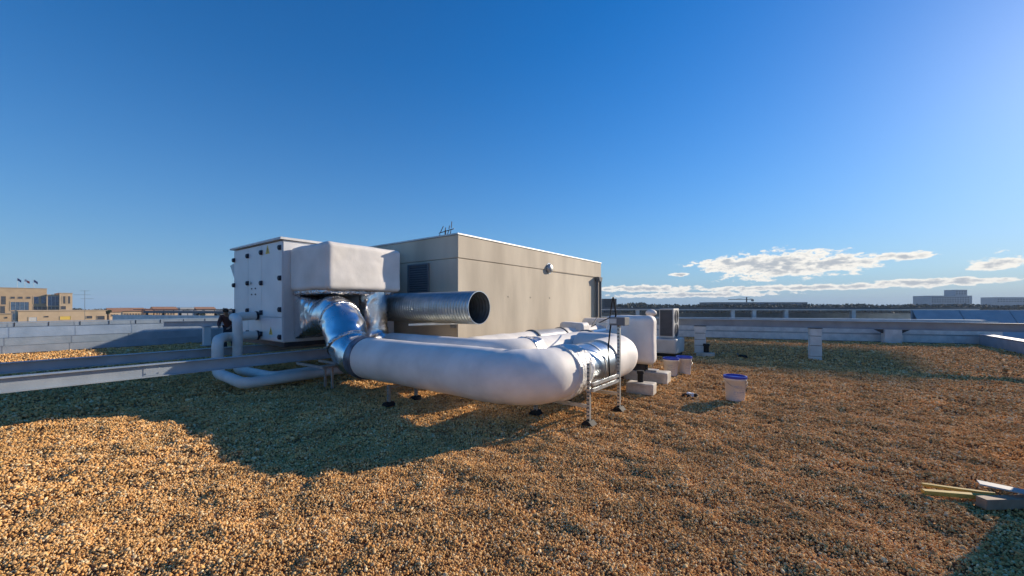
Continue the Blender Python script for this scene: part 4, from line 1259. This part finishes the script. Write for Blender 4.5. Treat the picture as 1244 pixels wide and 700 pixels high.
# flags
for i, (px, py, mm_, lb) in enumerate(((22, 341, 'flag_blue', 'dark flag on the left pole of the tan civic building'), (31, 342, 'flag_red', 'red and white flag on the middle pole of the civic building'), (42, 343, 'flag_blue', 'blue flag on the right pole of the civic building'))):
    b0 = at(px - 1, 246); zt = zat(350, 246); zf = zat(py - 3, 246)
    t = thing('flagpole', lb, 'flag', (b0.x, b0.y, zt), math.atan2(.6, .8), local=True)
    mb = MB(); mb.tube([(0, 0, -.5), (0, 0, zf - zt)], .07, 6); mb.build('pole', M['cap_metal'], t)
    H = zf - zt
    def cloth(x0, x1):
        vv = []; n = 8
        for k in range(n + 1):
            x = x0 + (x1 - x0) * k / n
            for z in (0, -1.5): vv.append((x, .22 * math.sin(x * 2.2), H + z - x * .5))
        m_ = MB(); m_.add(vv, [(2 * k, 2 * k + 2, 2 * k + 3, 2 * k + 1) for k in range(n)], True)
        # a little thickness
        m_.add([(x_, y_ + .03, z_) for x_, y_, z_ in vv], [(2 * k + 1, 2 * k + 3, 2 * k + 2, 2 * k) for k in range(n)], True)
        return m_
    if mm_ == 'flag_red':
        cloth(.1, 1.5).build('flag_cloth', M['flag_white'], t, label='white half of the flag'); cloth(1.52, 3.0).build('flag_cloth', M['flag_red'], t, label='red half of the flag')
    else: cloth(.1, 2.6).build('flag_cloth', M[mm_], t)

# far antenna
b0 = at(103, 110); zb_, zt_ = zat(388, 110), zat(353, 110)
t = thing('tv_antenna', 'tall thin television aerial with cross arms above the low sand block', 'antenna', (b0.x, b0.y, zb_), math.atan2(.6, .8), local=True)
H = zt_ - zb_
mb = MB(); mb.tube([(0, 0, -8), (0, 0, H)], .045, 6); mb.build('mast', M['grey_far'], t)
for z, l0, l1 in ((H - .1, -1.3, 1.2), (H - 1.2, -2.9, 1.6), (H - 2.3, -1.0, 2.5)):
    mb = MB(); mb.tube([(l0, 0, z), (l1, 0, z)], .035, 5)
    x = l0
    while x < l1: mb.tube([(x, -.25, z), (x, .25, z)], .02, 4); x += .35
    mb.build('aerial_arm', M['grey_far'], t)

# right side skyline
far_building('dark square block on the skyline just right of the plant room', 733, 749, 260, 363.5, 'dark', [(735 + 3.4 * k, 737 + 3.4 * k, 365.5, 367.5, 'glass_dark') for k in range(4)], depth=12)
far_building('long low grey shed roof on the skyline below the big cloud', 866, 981, 420, 367.5, 'grey_far', [(917, 940, 368, 370.5, 'glass'), (962, 975, 368, 370, 'glass')], depth=30)
far_building('broad white apartment slab on the skyline at the right', 1130, 1181, 700, 359.5, 'pale',
             [(1132 + 3.1 * k, 1133.8 + 3.1 * k, 361 + 2.6 * r_, 362.4 + 2.6 * r_, 'glass_dark') for k in range(15) for r_ in range(3)], depth=30)
far_building('upper tower rising from the white apartment slab', 1160, 1175, 716, 352.3, 'pale', [(1161.5 + 3.3 * k, 1163.3 + 3.3 * k, 354 + 2.4 * r_, 355.3 + 2.4 * r_, 'glass_dark') for k in range(4) for r_ in range(2)], depth=18)
far_building('long hazy block on the skyline at the right edge of the photo', 1210, 1290, 760, 361.3, 'pale', [(1212 + 3.4 * k, 1214 + 3.4 * k, 363 + 2.6 * r_, 364.3 + 2.6 * r_, 'glass_dark') for k in range(22) for r_ in range(2)], depth=25)
# crane
b0 = at(907, 520)
t = thing('tower_crane', 'thin tower crane on the skyline above the long shed', 'crane', (b0.x, b0.y, -14), math.atan2(.6, .8), local=True)
zc = zat(363.8, 520) + 14
mb = MB(); mb.bar((0, 0, 0), (0, 0, zc + 3), 1.1); mb.build('mast', M['dark'], t)
mb = MB(); mb.bar((-24, 0, zc), (9, 0, zc), .8); mb.bar((0, 0, zc + 3), (-14, 0, zc + .3), .25); mb.bar((0, 0, zc + 3), (8, 0, zc + .3), .25); mb.build('jib', M['dark'], t)
mb = MB(); mb.box(6.5, -1, zc - 2.6, 9, 1, zc - .5); mb.build('counterweight', M['dark'], t)


# trees
def blob_cloud(mb, c, r, n, leaf, squash=.8, rnd=random):
    for _ in range(n):
        while True:
            q = Vector((rnd.uniform(-1, 1), rnd.uniform(-1, 1), rnd.uniform(-1, 1)))
            if .25 < q.length < 1: break
        q = Vector(c) + Vector((q.x * r, q.y * r, q.z * r * squash))
        u = Vector((rnd.uniform(-1, 1), rnd.uniform(-1, 1), rnd.uniform(-1, 1))).normalized()
        v = u.orthogonal().normalized() * leaf; w_ = u.cross(v).normalized() * leaf * .8
        mb.add([q - v, q - w_ * .8, q + v, q + w_], [(0, 1, 2, 3)])


def tree(label, px, d, ytop, wpx, group):
    b0 = at(px, d); zt = zat(ytop, d); r = wpx / 2 * d / F
    t = thing('tree', label, 'tree', (b0.x, b0.y, -14), group=group)
    W[t.name] = Vector((b0.x, b0.y, -14))
    mb = MB(); mb.tube([(b0.x, b0.y, -14), (b0.x + .2, b0.y, zt - r * 1.2), (b0.x, b0.y, zt - r * .4)], [.35, .22, .06], 8)
    for k in range(4):
        a = k * 1.7; mb.tube([(b0.x + .1, b0.y, zt - r * 1.5), (b0.x + math.cos(a) * r * .6, b0.y + math.sin(a) * r * .6, zt - r * .7)], [.12, .03], 6)
    mb.build('trunk', M['bark'], t)
    mb = MB()
    for k in range(7):
        a = random.uniform(0, 6.28); q = random.uniform(0, .55)
        blob_cloud(mb, (b0.x + math.cos(a) * r * q, b0.y + math.sin(a) * r * q, zt - r * random.uniform(.45, 1.3)), r * random.uniform(.4, .6), 110, .28 + r * .05)
    mb.build('crown', M['leaf'], t)


for i, (px, d, y, w_, lb) in enumerate(((131.5, 165, 376.5, 6, 'small dark tree at the right end of the low sand block'), (140, 230, 375.8, 9, 'round dark tree above the pale house'), (167, 240, 375.5, 7, 'tree rising behind the long cream house row'),
                                       (186, 230, 376, 6, 'tree behind the narrow tan house'), (228, 260, 374.8, 7, 'tree in front of the grey white block'), (246, 250, 376, 10, 'wide tree left of the air handler on the skyline'))):
    tree(lb, px, d, y, w_, None)
# far wood along the whole right horizon: one uncountable mass
mb = MB()
rnd = random.Random(3)
for k in range(520):
    px = 700 + k * 1.12 + rnd.uniform(-1, 1)
    d = rnd.uniform(330, 400)
    yt = 369.6 + 1.2 * mnoise.noise(Vector((px * .02, 0, 0))) - (1.5 if 762 < px < 782 else 0) + rnd.uniform(-.5, .5)
    if px > 1180: yt += 1
    zt = zat(yt, d); p = at(px, d)
    blob_cloud(mb, (p.x, p.y, zt - 3.2), 3.4, 22, 1.1, .95, rnd)
    blob_cloud(mb, (p.x, p.y, zt - 8), 4.5, 10, 2.2, .9, rnd)
for k in range(150):
    px = 60 + k * 1.6 + rnd.uniform(-1, 1); d = rnd.uniform(380, 460); p = at(px, d); zt = zat(375.5 + rnd.uniform(-.8, .8) + 1.2 * mnoise.noise(Vector((px * .05, 4, 0))), d)
    blob_cloud(mb, (p.x, p.y, zt - 3.2), 3.6, 20, 1.2, .95, rnd)
    blob_cloud(mb, (p.x, p.y, zt - 8), 5, 8, 2.4, .9, rnd)
tag(mb.build('far_wood', M['leaf_far']), 'dark belt of distant trees along the horizon', 'trees', kind='stuff')

# ------------------------------------------------------------------ added slab on legs, unseen towards the sun, shaped to shade the piers
tt = 96.0
H0 = tt * math.tan(SUN_EL)
bx0, by0 = ux * tt, uy * tt
t = thing('added_shade_slab', 'added wide flat slab on legs outside the right edge, shaped to shade the roof', 'shadow caster', (bx0 - 3, by0 + 15, -14))
mb = MB(); mb.box(bx0 - 6.6, by0 + 11.7, H0 - .3, bx0 + 2.1, by0 + 17.8, H0 + .25); mb.build('shade_slab', M['pale'], t)
mb = MB()
for dx in (-6.5, -1.0):
    for dy in (13.2, 16.3): mb.tube([(bx0 + dx, by0 + dy, -14), (bx0 + dx, by0 + dy, H0 - .3)], .12, 8)
mb.build('leg', M['pale'], t)

# ------------------------------------------------------------------ haze
m = bpy.data.materials.new('haze'); m.use_nodes = True
N, L = m.node_tree.nodes, m.node_tree.links
N.clear()
pv = N.new('ShaderNodeVolumePrincipled'); pv.inputs['Density'].default_value = .0002
pv.inputs['Color'].default_value = (.66, .82, 1.0, 1)
ou = N.new('ShaderNodeOutputMaterial'); L.new(pv.outputs[0], ou.inputs['Volume'])
mb = MB(); mb.box(-2700, -1600, -15.4, 2700, 3300, 46)
o = mb.build('haze', m); tag(o, 'thin pale daylight haze over the city and the roof', 'haze', kind='stuff')
